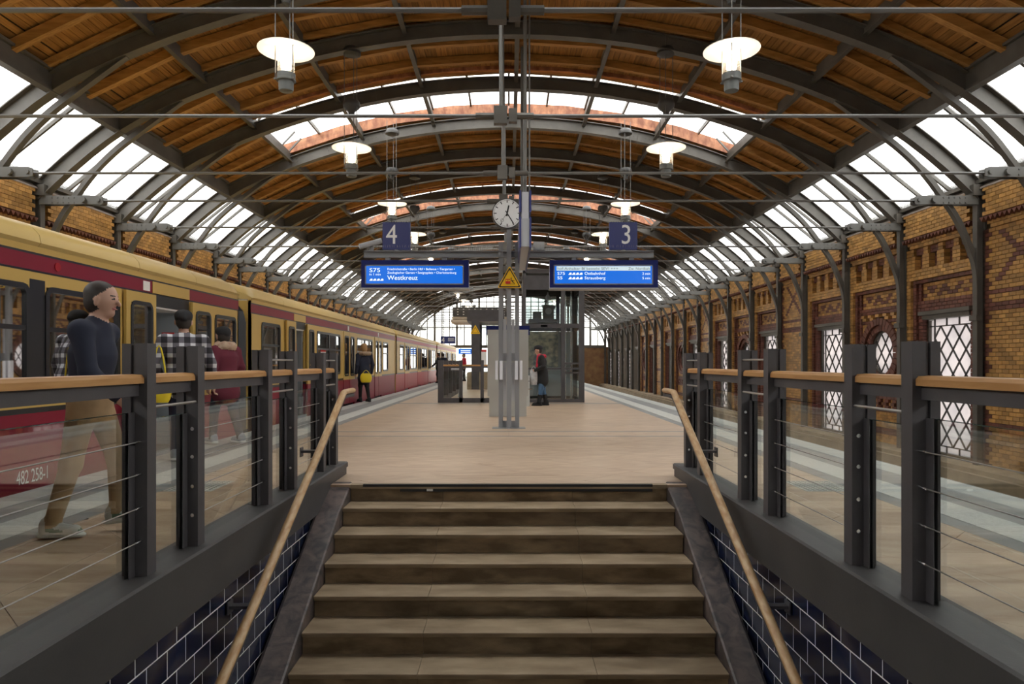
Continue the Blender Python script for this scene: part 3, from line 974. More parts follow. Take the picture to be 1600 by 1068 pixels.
for s in (-1, 1):
    y = HY1 + 0.10; first = True
    while y > 1.9:
        y2 = y - (0.5 if first else 0.62)
        b = MB(); za, zb = min(NL(y)+0.045, 0.012), min(NL(y2)+0.045, 0.012)
        ring = [(1.55, -0.5), (1.55, -0.012), (1.562, 0.0), (1.745, 0.0), (1.77, -0.02), (1.77, -0.5)]
        b.prism([(s*p[0], y-0.0015, za+p[1]) for p in ring], [(s*p[0], y2+0.0015, zb+p[1]) for p in ring])
        b.build('stringer_stone', 'stringer_stone', stairs)
        y = y2; first = False

# ------------------------------------------------------------------ tiled stairwell walls
for s, nm, ds in ((-1, 'wall_stairwell_left', 'on the train side'), (1, 'wall_stairwell_right', 'on the empty track side')):
    w = MB().box(s*1.788, s*1.995, -0.6, 6.65, -4.0, -0.03).build(nm, 'grout')
    tag(w, 'dark blue glazed tile wall with pale joints beside the stairs, %s' % ds, 'wall', kind='structure')
    cache = {}
    TL, TH = 0.205, 0.148
    for r in range(12):
        zt = -0.17 - r*TH
        y = 6.75 + (0.1025 if r % 2 else 0)
        while y > 2.4:
            y0 = y - TL
            # tiles that the stringer hides are not laid
            if zt > NL(y)-0.25 and zt-TH < 0.0 and not (zt < NL(y0)-0.35):
                if 'tile' not in cache:
                    cache['tile'] = mk(MB().box(s*1.7868, s*1.79, 0.0042, TL-0.0042, 0.0042, TH-0.0042), 'tile', 'tile_blue')
                put('tile', cache['tile'], w, (random.uniform(-0.0004, 0.0004), y0, zt-TH), (0, 0, 0))
            y = y0

# ------------------------------------------------------------------ balustrades
PAIRS = {1: [(1.38, 1.90), (3.02, 3.55), (4.70, 5.24), (6.38, 6.88)], -1: [(1.66, 2.22), (3.37, 3.92), (5.07, 5.68), (6.58, 7.05)]}
for s, ds in ((-1, 'on the train side of the stairs'), (1, 'between the stairs and the empty track')):
    B = empty('balustrade', 'dark steel and glass balustrade with oak rail %s' % ds, 'balustrade', loc=(0, 0, 0))
    k = MB()
    ring = [(1.735, -0.19), (1.735, 0.075), (1.72, 0.08), (1.72, 0.125), (1.735, 0.135), (1.93, 0.135), (1.99, 0.12), (1.99, -0.19)]
    k.prism([(s*p[0], 0.2, p[1]) for p in ring], [(s*p[0], 7.16 if s > 0 else 7.3, p[1]) for p in ring])
    k.build('kerb', 'kerb_paint', B)
    posts = [y for p in PAIRS[s] for y in p]
    for y in posts:
        p = MB()
        p.box(s*1.785, s*1.845, y, y+0.085, 0.13, 1.285).box(s*1.848, s*1.862, y+0.012, y+0.075, 0.13, 1.28).box(s*1.866, s*1.91, y, y+0.085, 0.13, 1.283)
        p.build('post', 'post_paint', B)
    for i in range(len(posts)-1):
        ya, yb = posts[i]+0.085, posts[i+1]
        short = yb-ya < 0.8
        # oak rail with a rounded top and the steel flat under it
        b = MB(); rr = [(1.80, 1.087), (1.80, 1.115), (1.812, 1.13), (1.86, 1.133), (1.885, 1.128), (1.896, 1.113), (1.896, 1.087)]
        b.prism([(s*(p[0]), ya-0.005, p[1]) for p in rr], [(s*p[0], yb+0.025, p[1]) for p in rr]); b.build('oak_rail', 'oak', B)
        MB().box(s*1.825, s*1.88, ya, yb, 1.025, 1.085).build('rail_bar', 'post_paint', B)
        top = 0.90 if short else 0.945
        MB().box(s*1.850, s*1.862, ya-0.03, yb+0.03, 0.13, top).build('glass_pane', 'glass_rail', B)
        MB().box(s*1.849, s*1.863, ya, yb, top-0.003, top).build('glass_edge', 'glass_edge', B)
        for yy in (ya, yb-0.055):
            MB().box(s*1.845, s*1.849, yy, yy+0.055, 0.13, top).box(s*1.863, s*1.868, yy, yy+0.055, 0.13, top).build('glass_clamp', 'post_paint', B)
        if short:
            for z in (0.965, 1.21):
                if z > 1.2 and ya < 4.5: continue
                MB().tube([(s*1.80, ya-0.01, z), (s*1.80, yb+0.01, z)], 0.008, 6).build('cross_rod', 'cable', B, True)
            for z in (0.81, 0.65, 0.48, 0.315):
                MB().tube([(s*1.815, yb-0.008, z), (s*1.815, yb+0.003, z)], 0.011, 8).build('bolt', 'chrome', B, True)
        else:
            for z in (0.80, 0.64, 0.475, 0.31):
                MB().tube([(s*1.815, ya-0.01, z), (s*1.815, yb+0.01, z)], 0.0032, 5).build('cable', 'cable', B)
                b = MB().tube([(s*1.815, yb-0.05, z), (s*1.815, yb+0.003, z)], [0.005, 0.008], 6)
                b.tube([(s*1.815, ya-0.003, z), (s*1.815, ya+0.05, z)], [0.008, 0.005], 6)
                b.build('cable_end', 'chrome', B)
    # sloping handrail of the stairs
    H = empty('stair_handrail', 'worn wooden stair handrail sloping down %s' % ('on the train side' if s < 0 else 'on the empty track side'), 'handrail')
    pts = [(s*1.60, 7.0, 0.905), (s*1.60, 6.75, 0.905)]
    y = 6.62
    while y > 2.2:
        pts.append((s*1.60, y, 0.90 - (6.62-y)*RS/TR)); y -= 0.55
    b = MB(); rings = []
    for i, p in enumerate(pts):
        a = Vector(pts[max(i-1, 0)]); c = Vector(pts[min(i+1, len(pts)-1)]); d = (c-a).normalized()
        t = Vector((0, -d.z, d.y)); t = t if t.z > 0 else -t
        ring = []
        for q in range(12):
            an = 2*math.pi*q/12
            ring.append(Vector(p) + Vector((math.cos(an)*0.032, 0, 0)) + t*(math.sin(an)*0.026))
        rings.append(ring)
    b.loft(rings); b.build('wooden_grip', 'oak_worn', H, True)
    b = MB()
    for i in range(len(pts)-1):
        p, q = Vector(pts[i]), Vector(pts[i+1])
        o_ = Vector((0, 0, -0.045))
        b.bar(p+o_, q+o_, 0.035, 0.03, up=(0, 0, 1))
    b.build('steel_bar', 'post_paint', H)
    for y in (5.85, 4.35, 3.0):
        z = 0.90-(6.62-y)*RS/TR
        MB().box(s*1.60, s*1.78, y-0.03, y+0.03, z-0.075, z-0.055).box(s*1.772, s*1.78, y-0.04, y+0.04, z-0.11, z-0.03).build('bracket', 'post_paint', H)
# ------------------------------------------------------------------ train
SX = -4.62                                   # platform-side face of the train
def rrect(y0, y1, z0, z1, r, n=4):
    P = []
    for (cy, cz, a0) in ((y1-r, z1-r, 0), (y0+r, z1-r, 90), (y0+r, z0+r, 180), (y1-r, z0+r, 270)):
        for k in range(n+1):
            a = math.radians(a0 + 90*k/n)
            P.append((cy+r*math.cos(a), cz+r*math.sin(a)))
    return P
def car_window(parent, y0, y1, x=SX, z0=0.87, z1=1.95, bars=True, fr=0.055):
    O = rrect(y0, y1, z0, z1, 0.10); I = rrect(y0+fr, y1-fr, z0+fr, z1-fr, 0.055)
    b = MB(); n = len(O)
    i = 0
    for k in range(n):
        k2 = (k+1) % n
        b.prism([(x+0.012, *O[k]), (x+0.012, *O[k2]), (x+0.012, *I[k2]), (x+0.012, *I[k])], [(x-0.05, *O[k]), (x-0.05, *O[k2]), (x-0.05, *I[k2]), (x-0.05, *I[k])], 0, False)
        for xx in (x+0.012,):
            b.poly([(xx, *O[k]), (xx, *O[k2]), (xx, *I[k2]), (xx, *I[k])])
    if bars and y1-y0 > 0.6:
        b.box(x-0.03, x+0.006, y0+fr, y1-fr, 1.50, 1.545)
        if y1-y0 > 1.6: b.box(x-0.03, x+0.006, (y0+y1)/2-0.04, (y0+y1)/2+0.04, z0+fr, z1-fr)
    w = b.build('window_rubber', 'train_black', parent)
    g = MB().prism([(x-0.012, *p) for p in I], [(x-0.02, *p) for p in I]); g.build('window_glass', 'glass_train', w)
    return w
def fill(b, z0, z1, spans, x0, x1, m):
    for (a, c) in spans:
        if c-a > 0.001: b.box(x0, x1, a, c, z0, z1, m)
def minus(y0, y1, holes):
    out = []; y = y0
    for (a, c) in sorted(holes):
        if a > y: out.append((y, min(a, y1)))
        y = max(y, c)
    if y < y1: out.append((y, y1))
    return out
RP = [(0.00, 2.325), (0.03, 2.36), (0.012, 2.44), (-0.05, 2.51), (-0.16, 2.57), (-0.5, 2.65), (-1.0, 2.69), (-1.5, 2.70)]
def door_leaf(parent, y0, y1, x, red, low=True):
    D = MB()
    D.box(x-0.035, x, y0, y1, 0.02, 0.70, 1).box(x-0.035, x, y0, y1, 0.70, 0.86, 0)
    D.box(x-0.035, x, y0, y0+0.11, 0.86, 2.06, 0).box(x-0.035, x, y1-0.11, y1, 0.86, 2.06, 0).box(x-0.035, x, y0+0.11, y1-0.11, 1.93, 2.06, 0)
    o = D.build('door', ['train_cream', red], parent)
    car_window(o, y0+0.09, y1-0.09, x, 0.80, 1.95, False, 0.045)
    return o
def car(y0, y1, windows, open_doors, closed_doors, label, red='train_maroon', blacks=(), seams=None, inside=True):
    C = empty('train_car', label, 'train', 'cars of the train at the platform', loc=(0, 0, 0))
    holes_all = [(w[0], w[1]) for w in windows]
    dh = [(d[0], d[1]) for d in open_doors]
    dc = [(d[0], d[1]) for d in closed_doors]
    xi = SX-0.05
    low = MB()
    fill(low, -0.06, 0.70, minus(y0, y1, dh+dc), xi, SX, 0)
    low.build('lower_panel', red, C)
    ln = MB()
    fill(ln, 0.70, 0.752, minus(y0, y1, dh+dc), xi, SX+0.002, 0)
    fill(ln, -0.10, -0.06, [(y0, y1)], xi, SX-0.01, 0)
    fill(ln, 2.07, 2.09, minus(y0, y1, dh), xi, SX+0.002, 0)
    fill(ln, 2.24, 2.262, [(y0, y1)], xi, SX+0.002, 0)
    for (a, c) in blacks:
        ln.box(xi, SX+0.001, a, c, 0.80, 2.0, 0)
    ln.build('trim_lines', 'train_black', C)
    cr = MB()
    fill(cr, 0.752, 0.80, minus(y0, y1, dh+dc), xi, SX, 0)
    fill(cr, 0.80, 0.88, minus(y0, y1, dh+dc+list(blacks)), xi, SX, 0)
    fill(cr, 0.88, 1.94, minus(y0, y1, dh+dc+[(a+0.02, c-0.02) for a, c in holes_all]+list(blacks)), xi, SX, 0)
    fill(cr, 1.94, 2.07, minus(y0, y1, dh+dc), xi, SX, 0)
    for (a, c) in dc: cr.box(xi, SX, a, c, 2.06, 2.07)
    for (a, c) in dh: cr.box(xi, SX+0.01, a, c, 2.09, 2.24)
    fill(cr, 2.262, 2.325, [(y0, y1)], xi, SX, 0)
    cr.build('side_panel', 'train_cream', C)
    mr = MB(); fill(mr, 2.09, 2.24, minus(y0, y1, dh), xi, SX+0.003, 0); mr.build('maroon_band', red, C)
    for w in windows: car_window(C, w[0], w[1], SX)
    for (a, c) in dc:
        m_ = (a+c)/2
        door_leaf(C, a+0.012, m_-0.008, SX+0.012, red); door_leaf(C, m_+0.008, c-0.012, SX+0.012, red)
    for (a, c) in dh:
        wd = (c-a)/2+0.18
        door_leaf(C, a-wd, a, SX+0.055, red); door_leaf(C, c, c+wd, SX+0.055, red)
        MB().box(xi-0.25, SX, a, c, 1.93, 2.08).build('door_header', 'train_black', C)
        MB().box(SX-0.40, SX-0.02, a+0.04, c-0.04, 1.90, 1.925).build('header_light', 'white_paint', C)
        MB().box(SX-0.55, SX-0.06, c-0.06, c-0.01, 0.02, 1.92).build('draught_screen', 'train_grey', C)
        MB().box(SX-0.36, SX-0.18, c-0.068, c-0.06, 1.34, 1.62).build('red_notice', 'sign_red', C)
        MB().tube([(SX-0.5, c-0.12, 0.02), (SX-0.5, c-0.12, 2.0)], 0.018, 8).build('grab_pole', 'chrome', C, True)
        MB().box(xi, SX+0.03, a, c, -0.06, 0.02).build('door_sill', 'train_grey', C)
    # roof made of curved panels
    L_ = y1-y0; 
    if seams is None:
        k = max(2, round(L_/1.75)); seams = [y0 + L_*q/k for q in range(1, k)]
    ys = [y0]+list(seams)+[y1]
    for q in range(len(ys)-1):
        a, c = ys[q]+0.004, ys[q+1]-0.004
        st = [a, c]
        if q == 0: st = [a, a+0.10, a+0.30, c]
        if q == len(ys)-2: st = [a, c-0.30, c-0.10, c]
        rings = []
        for y in st:
            e = min(y-y0, y1-y)
            f = 0.0 if e > 0.29 else (0.10 if e > 0.09 else 0.45)
            prof = [(SX+p[0]-f*0.15*(p[1] > 2.4), 2.325+(p[1]-2.325)*(1-f)) for p in RP]
            full = prof + [(2*(SX-1.5)-p[0], p[1]) for p in prof[::-1][1:]]
            rings.append([(p[0], y, p[1]) for p in full])
        b = MB(); b.loft(rings, 0, True); b.build('roof_panel', 'train_roof', C, True)
    b = MB().box(SX-3.0, SX-0.02, y0+0.02, y1-0.02, 2.2, 2.33)
    b.build('ceiling_panel', 'white_paint', C)
    # floor, far side and ends
    fl = MB().box(SX-2.95, SX-0.05, y0, y1, -0.12, 0.0).box(SX-2.6, SX-0.4, y0+0.3, y1-0.3, -0.75, -0.12); fl.build('underframe', 'train_black', C)
    fs = MB().box(SX-3.0, SX-2.95, y0, y1, -0.06, 0.85).box(SX-3.0, SX-2.95, y0, y1, 1.95, 2.3)
    y = y0
    while y < y1:
        fs.box(SX-3.0, SX-2.95, y, min(y+0.35, y1), 0.85, 1.95); y += 1.55
    fs.build('far_side', 'train_inside', C)
    en = MB()
    for (a, c) in ((y0, y0+0.04), (y1-0.04, y1)):
        en.box(SX-3.0, SX-1.95, a, c, -0.06, 2.3).box(SX-1.05, SX, a, c, -0.06, 2.3).box(SX-1.95, SX-1.05, a, c, 1.95, 2.3)
    en.build('end_wall', 'train_cream', C)
    if inside:
        for w in windows:
            for x in (SX-0.55, SX-2.4):
                yy = (w[0]+w[1])/2
                MB().box(x-0.42, x+0.42, yy-0.07, yy+0.07, 0.40, 1.18).box(x-0.42, x+0.42, yy-0.42, yy+0.42, 0.36, 0.46).build('seat', 'seat_fabric', C)
    return C
c1 = car(-4.2, 11.66, [(-1.5, 0.2), (0.4, 2.2), (3.3, 4.6), (5.06, 6.58), (6.80, 8.10), (10.72, 11.56)], [(8.84, 9.86)], [(2.3, 3.2)],
         'cream and maroon train car with open door nearest the camera', blacks=[(6.58, 6.80), (4.6, 5.06)], seams=[-2.4, -0.6, 1.2, 3.0, 4.85, 6.70, 8.5, 10.05])
text('car_number', '482 258-1', 0.185, (SX+0.004, 6.40, 0.035), (math.pi/2, 0, math.pi/2), 'white_text', c1, sx=0.60)
b = MB().box(SX, SX+0.006, 8.62, 8.78, 2.105, 2.225); b.build('pictogram_plate', 'white_paint', c1)
b = MB().tube([(SX, 6.98, 2.165), (SX+0.012, 6.98, 2.165)], 0.045, 14); b.build('door_signal', 'train_red', c1)
c2 = car(12.22, 27.7, [(12.74, 13.80), (16.42, 18.70), (20.75, 23.1), (25.05, 26.1)], [(14.66, 15.50)], [(19.05, 20.45), (23.5, 24.8)],
         'cream and maroon train car behind the bellows, second car in the row')
c3 = car(28.15, 43.6, [(28.9, 30.0), (32.0, 34.2), (36.2, 38.5), (41.0, 43.0)], [], [(30.3, 31.7), (34.6, 36.0), (39.0, 40.4)],
         'cream and bright red train car beyond the waiting woman, third in the row', red='train_red')
c4 = car(44.1, 60.0, [(44.9, 46.0), (48.0, 50.2), (52.2, 54.5), (57.0, 59.0)], [], [(46.3, 47.7), (50.6, 52.0), (55.0, 56.4)],
         'cream and bright red train car farthest down the platform', red='train_red', inside=False)
for (y, cc) in ((19.6, c2), (24.1, c2)):
    MB().box(SX+0.012, SX+0.016, y-0.08, y+0.08, 2.10, 2.23).build('pictogram_plate', 'white_paint', cc)
for (ya, yb, cc) in ((11.68, 12.2, c2), (43.62, 44.08, c4)):            # bellows between the cars
    rings = []; n = 13
    for k in range(n+1):
        y = ya + (yb-ya)*k/n; d = 0.05 if k % 2 else 0.0
        top = 2.34-d; x = SX-0.06-d
        pr = [(x, 0.0), (x, 1.9), (x-0.05, 2.1), (x-0.2, top-0.06), (x-0.5, top), (SX-1.5, top+0.02), (SX-2.5, top), (SX-2.8, top-0.06), (SX-2.94, 2.1), (SX-2.96, 1.9), (SX-2.96, 0.0)]
        rings.append([(p[0], y, p[1]) for p in pr])
    MB().loft(rings, 0, True).build('bellows', 'train_black', cc)
# cream cab nose at the joint of the two units
rings = []
for (y, f) in ((27.72, 0.0), (27.9, 0.02), (28.1, 0.05)):
    pr = [(SX+0.02-f, 0.0), (SX+0.02-f, 0.7), (SX+0.02-f, 2.2), (SX-0.15-f, 2.5), (SX-0.6, 2.66), (SX-2.4, 2.66), (SX-2.85+f, 2.5), (SX-3.0+f, 2.2), (SX-3.0+f, 0.0)]
    rings.append([(p[0], y, p[1]) for p in pr])
MB().loft(rings, 0, True).build('cab_nose', 'train_cream', c3)
MB().box(SX-2.9, SX+0.024, 27.74, 28.08, -0.05, 0.72).build('cab_skirt', 'train_red', c3)

# ------------------------------------------------------------------ pendant lamps
def m_disc():
    b = MB(); b.lathe([(0.02, 5.235), (0.16, 5.225), (0.30, 5.20), (0.362, 5.172), (0.362, 5.164), (0.30, 5.185), (0.16, 5.205), (0.02, 5.212)], 0, 0, 40)
    return mk(b, 'reflector_disc', 'lamp_white', True)
def m_glassc():
    b = MB(); b.lathe([(0.108, 5.20), (0.108, 4.85)], 0, 0, 24)
    b.f = b.f[:-2]; b.m = b.m[:-2]
    return mk(b, 'glass_cylinder', 'glass_lamp', True)
def m_tubeg():
    b = MB(); b.lathe([(0.03, 4.90), (0.062, 4.93), (0.066, 5.02), (0.05, 5.13), (0.02, 5.16)], 0, 0, 14)
    return mk(b, 'lamp_bulb', 'lamp_glow', True)
def m_base():
    b = MB(); b.lathe([(0.118, 4.86), (0.118, 4.79), (0.125, 4.785), (0.125, 4.765), (0.095, 4.755), (0.095, 4.66), (0.088, 4.635), (0.05, 4.63)], 0, 0, 24)
    return mk(b, 'lamp_base', 'lamp_grey', True)
def m_rods():
    b = MB()
    for k in range(3):
        a = math.pi/2 + 2*math.pi*k/3 + 0.35
        b.tube([(0.135*math.cos(a), 0.135*math.sin(a), 4.77), (0.135*math.cos(a), 0.135*math.sin(a), zc(2.92)+0.3)], 0.0075, 6)
        b.box(0.135*math.cos(a)-0.02, 0.135*math.cos(a)+0.02, 0.135*math.sin(a)-0.012, 0.135*math.sin(a)+0.012, 4.765, 4.785)
    return mk(b, 'suspension_rods', 'rod')
def m_gear():
    b = MB(); b.lathe([(0.06, 6.06), (0.14, 6.04), (0.16, 5.98), (0.15, 5.92), (0.06, 5.84), (0.05, 5.78)], 0, 0, 20)
    return mk(b, 'ballast_housing', 'lamp_dark', True)
def m_rose():
    b = MB(); z = zc(2.92)-0.02
    b.lathe([(0.05, z+0.15), (0.13, z+0.12), (0.17, z+0.05), (0.17, z), (0.10, z-0.03)], 0, 0, 20)
    return mk(b, 'ceiling_rose', 'lamp_dark', True)
LY = [8.95, 12.68, 17.1, 21.2, 25.6, 30.1, 34.6, 39.2, 43.9, 48.6, 53.2, 57.8]
for k, y in enumerate(LY):
    for s, sd in ((-1, 'train side'), (1, 'empty track side')):
        Lm = empty('pendant_lamp', 'glowing pendant lamp with white disc on the %s, %s from the camera' % (sd, ORD[k+1]), 'lamp', 'pendant lamps under the roof', loc=(s*2.92, y, 0.11 if k == 0 else 0), rz=0.4*s)
        put('reflector_disc', shared('ldisc', m_disc), Lm)
        put('glass_cylinder', shared('lcyl', m_glassc), Lm)
        put('lamp_bulb', shared('lbulb', m_tubeg), Lm)
        put('lamp_base', shared('lbase', m_base), Lm)
        put('suspension_rods', shared('lrods', m_rods), Lm)
        put('ceiling_rose', shared('lrose', m_rose), Lm)
        put('gear_housing', shared('lgear', m_gear), Lm)
        if y < 46:
            ld = bpy.data.lights.new('lamp_light', 'POINT'); ld.energy = LAMP_WATT; ld.color = (1.0, 0.83, 0.62); ld.shadow_soft_size = 0.07
            lo = bpy.data.objects.new('lamp_light', ld); COL.objects.link(lo); lo.parent = Lm; lo.location = (0, 0, 5.03)

# ------------------------------------------------------------------ sign gantry in the middle of the platform
G = empty('sign_gantry', 'grey steel gantry with three-bar column in the middle of the platform', 'gantry', loc=(0, 12.45, 0))
for (a, b_, y0, y1, top) in ((-0.185, -0.105, -0.04, 0.04, 3.38), (0.112, 0.19, -0.04, 0.04, 3.38), (-0.038, 0.046, -0.13, -0.05, 3.62)):
    MB().box(a, b_, y0, y1, 0.0, top).build('column_bar', 'pole_grey', G)
MB().box(-0.185, 0.19, -0.03, 0.03, 0.0, 0.13).box(-0.185, 0.19, -0.03, 0.03, 1.22, 1.36).box(-0.185, 0.19, -0.03, 0.03, 2.42, 2.5).box(-0.30, 0.30, -0.2, 0.15, 0.0, 0.006).build('tie_plate', 'pole_grey', G)
for a, b_ in ((-0.10, -0.045), (0.05, 0.105)):
    MB().box(a, b_, -0.02, 0.02, 1.36, 1.98).box(a, b_, -0.02, 0.02, 0.5, 1.2).build('pale_strip', 'pole_pale', G)
bm = MB().box(-2.64, 2.64, -0.06, 0.06, 3.10, 3.115).box(-2.64, 2.64, -0.008, 0.008, 3.115, 3.205).box(-2.64, 2.64, -0.06, 0.06, 3.205, 3.22)
bm.build('crossbeam', 'pole_grey', G)
b = MB(); x = -2.6
while x < 2.6:
    for y in (-0.04, 0.04):
        b.tube([(x, y, 3.22), (x+random.uniform(-0.02, 0.02), y*1.4, 3.32)], 0.0016, 3, caps=False)
    x += 0.035
o = b.build('bird_spikes', 'cable', G); o['kind'] = 'stuff'
for s in (-1, 1):
    MB().box(s*0.20, s*0.245, -0.10, -0.02, 0.88, 1.225).box(s*0.11, s*0.165, -0.11, -0.045, 0.88, 1.22).build('intercom_box', 'intercom_white', G)
def digit_sign(dig, x0, x1, lab):
    S = empty('platform_sign', lab, 'sign', loc=(0, 12.45, 0))
    MB().box(x0, x1, -0.05, 0.05, 3.235, 3.735).build('sign_panel', 'sign_blue', S)
    MB().tube([((x0+x1)/2, -0.01, 3.2), ((x0+x1)/2, -0.01, 3.24)], 0.05, 8).build('foot', 'pole_grey', S)
    b = MB(); x = x0+0.02
    while x < x1:
        b.box(x, x+0.02, -0.045, 0.045, 3.735, 3.75); x += 0.045
    o = b.build('top_spikes', 'lamp_dark', S); o['kind'] = 'stuff'
    return S
s4 = digit_sign('4', -2.295, -1.795, 'square blue numeral four sign above the Westkreuz display')
text('numeral', '4', 0.50, (-2.235, -0.052, 3.345), FACE, 'white_text', s4, sx=0.86, bold=0.0)
s3 = digit_sign('3', 1.83, 2.335, 'square blue numeral three sign above the Ostbahnhof display')
text('numeral', '3', 0.50, (2.025, -0.052, 3.345), FACE, 'white_text', s3, sx=0.86, bold=0.0)
def fit(name, body, x0, x1, zb, cap, y, m_, parent):
    o = text(name, body, cap/0.72, (x0, y, zb), FACE, m_, parent, extrude=0.0005)
    bpy.context.view_layer.update()
    wdt = o.dimensions.x
    if wdt > 0: o.scale = ((x1-x0)/wdt, 1, 1)
    return o
def icons(parent, x0, x1, z0, h, y):
    n = 4; w = (x1-x0)/n
    for k in range(n):
        a = x0+k*w; b = MB()
        P = [(a, z0), (a+w*0.92, z0), (a+w*0.92, z0+h*0.9), (a+w*0.75, z0+h), (a+w*0.42, z0+h)]
        b.prism([(p[0], y, p[1]) for p in P], [(p[0], y+0.001, p[1]) for p in P]); b.build('train_icon', 'screen_text', parent)
def display(x0, x1, lab):
    D = empty('display_board', lab, 'display', loc=(0, 12.45, 0))
    y0, y1 = -0.17, 0.17
    b = MB().box(x0, x1, y0, y0+0.02, 2.535, 3.03).build('front_frame', 'case_blue', D)
    MB().box(x0+0.01, x1-0.01, y0+0.02, y1, 2.54, 3.025).build('housing', 'sign_grey', D)
    MB().box(x0, x1, y0-0.004, y1, 2.515, 2.535).build('bottom_rail', 'sign_grey', D)
    MB().box(x0+0.09, x1-0.11, y0-0.003, y0+0.005, 2.61, 2.925).build('screen', 'screen_blue', D)
    b = MB()
    for (a, c, z0, z1) in ((x0+0.07, x1-0.09, 2.925, 2.945), (x0+0.07, x1-0.09, 2.59, 2.61), (x0+0.07, x0+0.09, 2.59, 2.945), (x1-0.11, x1-0.09, 2.59, 2.945)):
        b.box(a, c, y0-0.008, y0, z0, z1)
    b.build('screen_bezel', 'strip_dark', D)
    for x in (x0+0.45, x1-0.45):
        MB().box(x-0.04, x+0.04, -0.04, 0.04, 3.02, 3.11).build('hanger', 'pole_grey', D)
    return D
dl = display(-2.655, -0.72, 'blue departure display under the numeral 4 sign reading Westkreuz')
yt = -0.1745
fit('line_text', 'S75', -2.51, -2.32, 2.815, 0.074, yt, 'screen_text', dl)
fit('minutes_text', 'in 1 min', -2.51, -2.31, 2.755, 0.042, yt, 'screen_text', dl)
icons(dl, -2.51, -2.25, 2.66, 0.035, yt)
fit('stops_text', 'Friedrichstra\u00dfe \u2022 Berlin Hbf \u2022 Bellevue \u2022 Tiergarten \u2022', -2.185, -0.975, 2.85, 0.042, yt, 'screen_text', dl)
fit('stops_text', 'Zoologischer Garten \u2022 Savignyplatz \u2022 Charlottenburg', -2.185, -0.945, 2.785, 0.042, yt, 'screen_text', dl)
fit('destination_text', 'Westkreuz', -2.185, -1.64, 2.675, 0.083, yt, 'screen_text', dl)
dr = display(0.735, 2.685, 'blue departure display under the numeral 3 sign reading Ostbahnhof and Strausberg')
MB().box(0.86, 2.545, -0.176, -0.172, 2.84, 2.92).build('ticker_bar', 'screen_white', dr)
yt2 = -0.178
fit('ticker_text', 'hof-Anhalter Bf besteht SEV! +++', 0.87, 1.96, 2.856, 0.046, yt2, 'grey_text', dr)
fit('ticker_text', 'Zw. Nordbah', 2.15, 2.53, 2.856, 0.046, yt2, 'grey_text', dr)
for (ln_, ds_, mn, z) in (('S75', 'Ostbahnhof', '2 min', 2.765), ('S5', 'Strausberg', '5 min', 2.685)):
    fit('line_text', ln_, 0.87, 0.87+0.045*len(ln_), z, 0.055, yt, 'screen_text', dr)
    icons(dr, 1.07, 1.33, z, 0.04, yt)
    fit('destination_text', ds_, 1.36, 1.735, z, 0.055, yt, 'screen_text', dr)
    fit('minutes_text', mn, 2.40, 2.54, z, 0.045, yt, 'screen_text', dr)
# clock
K = empty('station_clock', 'round white station clock with black hands above the gantry column', 'clock', loc=(-0.03, 12.33, 3.87))
def disc(r, y0, y1, n=40): return MB().prism([(r*math.cos(2*math.pi*k/n), y0, r*math.sin(2*math.pi*k/n)) for k in range(n)], [(r*math.cos(2*math.pi*k/n), y1, r*math.sin(2*math.pi*k/n)) for k in range(n)])
disc(0.272, -0.05, 0.10).build('case', 'lamp_dark', K)
disc(0.255, -0.056, -0.05).build('dial', 'clock_face', K)
for k in range(60):
    a = math.radians(k*6); big = k % 5 == 0
    d = Vector((math.sin(a), 0, math.cos(a)))
    MB().bar(d*(0.19 if big else 0.225)+Vector((0, -0.0575, 0)), d*0.245+Vector((0, -0.0575, 0)), 0.016 if big else 0.006, 0.002, up=(0, 1, 0)).build('tick', 'ink_black', K)
for nm, ang, r0, r1, wd, y in (('hour_hand', 12, -0.05, 0.145, 0.026, -0.062), ('minute_hand', 148, -0.05, 0.22, 0.018, -0.066)):
    a = math.radians(ang); d = Vector((math.sin(a), 0, math.cos(a)))
    MB().bar(d*r0+Vector((0, y, 0)), d*r1+Vector((0, y, 0)), wd, 0.003, up=(0, 1, 0)).build(nm, 'ink_black', K)
a = math.radians(215); d = Vector((math.sin(a), 0, math.cos(a)))
b = MB().bar(Vector((0, -0.07, 0))-d*0.04, Vector((0, -0.07, 0))+d*0.20, 0.006, 0.002, up=(0, 1, 0))
cc = d*0.155
for k in range(16):
    a0, a1 = 2*math.pi*k/16, 2*math.pi*(k+1)/16
    b.bar(cc+Vector((0.025*math.cos(a0), -0.07, 0.025*math.sin(a0))), cc+Vector((0.025*math.cos(a1), -0.07, 0.025*math.sin(a1))), 0.006, 0.002, up=(0, 1, 0))
b.build('second_hand', 'lamp_dark', K)
# triangular warning sign
W = empty('warning_sign', 'yellow triangular warning sign with red train pictogram on the column', 'sign', loc=(0.015, 12.28, 2.53))
def tri(w, h, r, y0, y1, dz=0.0):
    P = []
    for (cx, cz, a0) in ((w/2-r*1.6, r, -90), (0, h-2*r, 30), (-w/2+r*1.6, r, 150)):
        for k in range(5):
            a = math.radians(a0+k*30); P.append((cx+r*math.cos(a), cz+dz+r*math.sin(a)))
    return MB().prism([(p[0], y0, p[1]) for p in P], [(p[0], y1, p[1]) for p in P])
tri(0.44, 0.40, 0.02, -0.004, 0.012).build('sign_plate', 'sign_yellow', W)
tri(0.395, 0.36, 0.014, -0.006, -0.004, 0.012).build('black_border', 'ink_black', W)
tri(0.335, 0.30, 0.012, -0.008, -0.006, 0.03).build('yellow_field', 'sign_yellow', W)
MB().box(-0.075, 0.015, -0.010, -0.008, 0.075, 0.16).build('train_pictogram', 'sign_red', W)
b = MB().box(-0.068, -0.035, -0.0115, -0.010, 0.12, 0.145).box(-0.025, 0.008, -0.0115, -0.010, 0.12, 0.145)
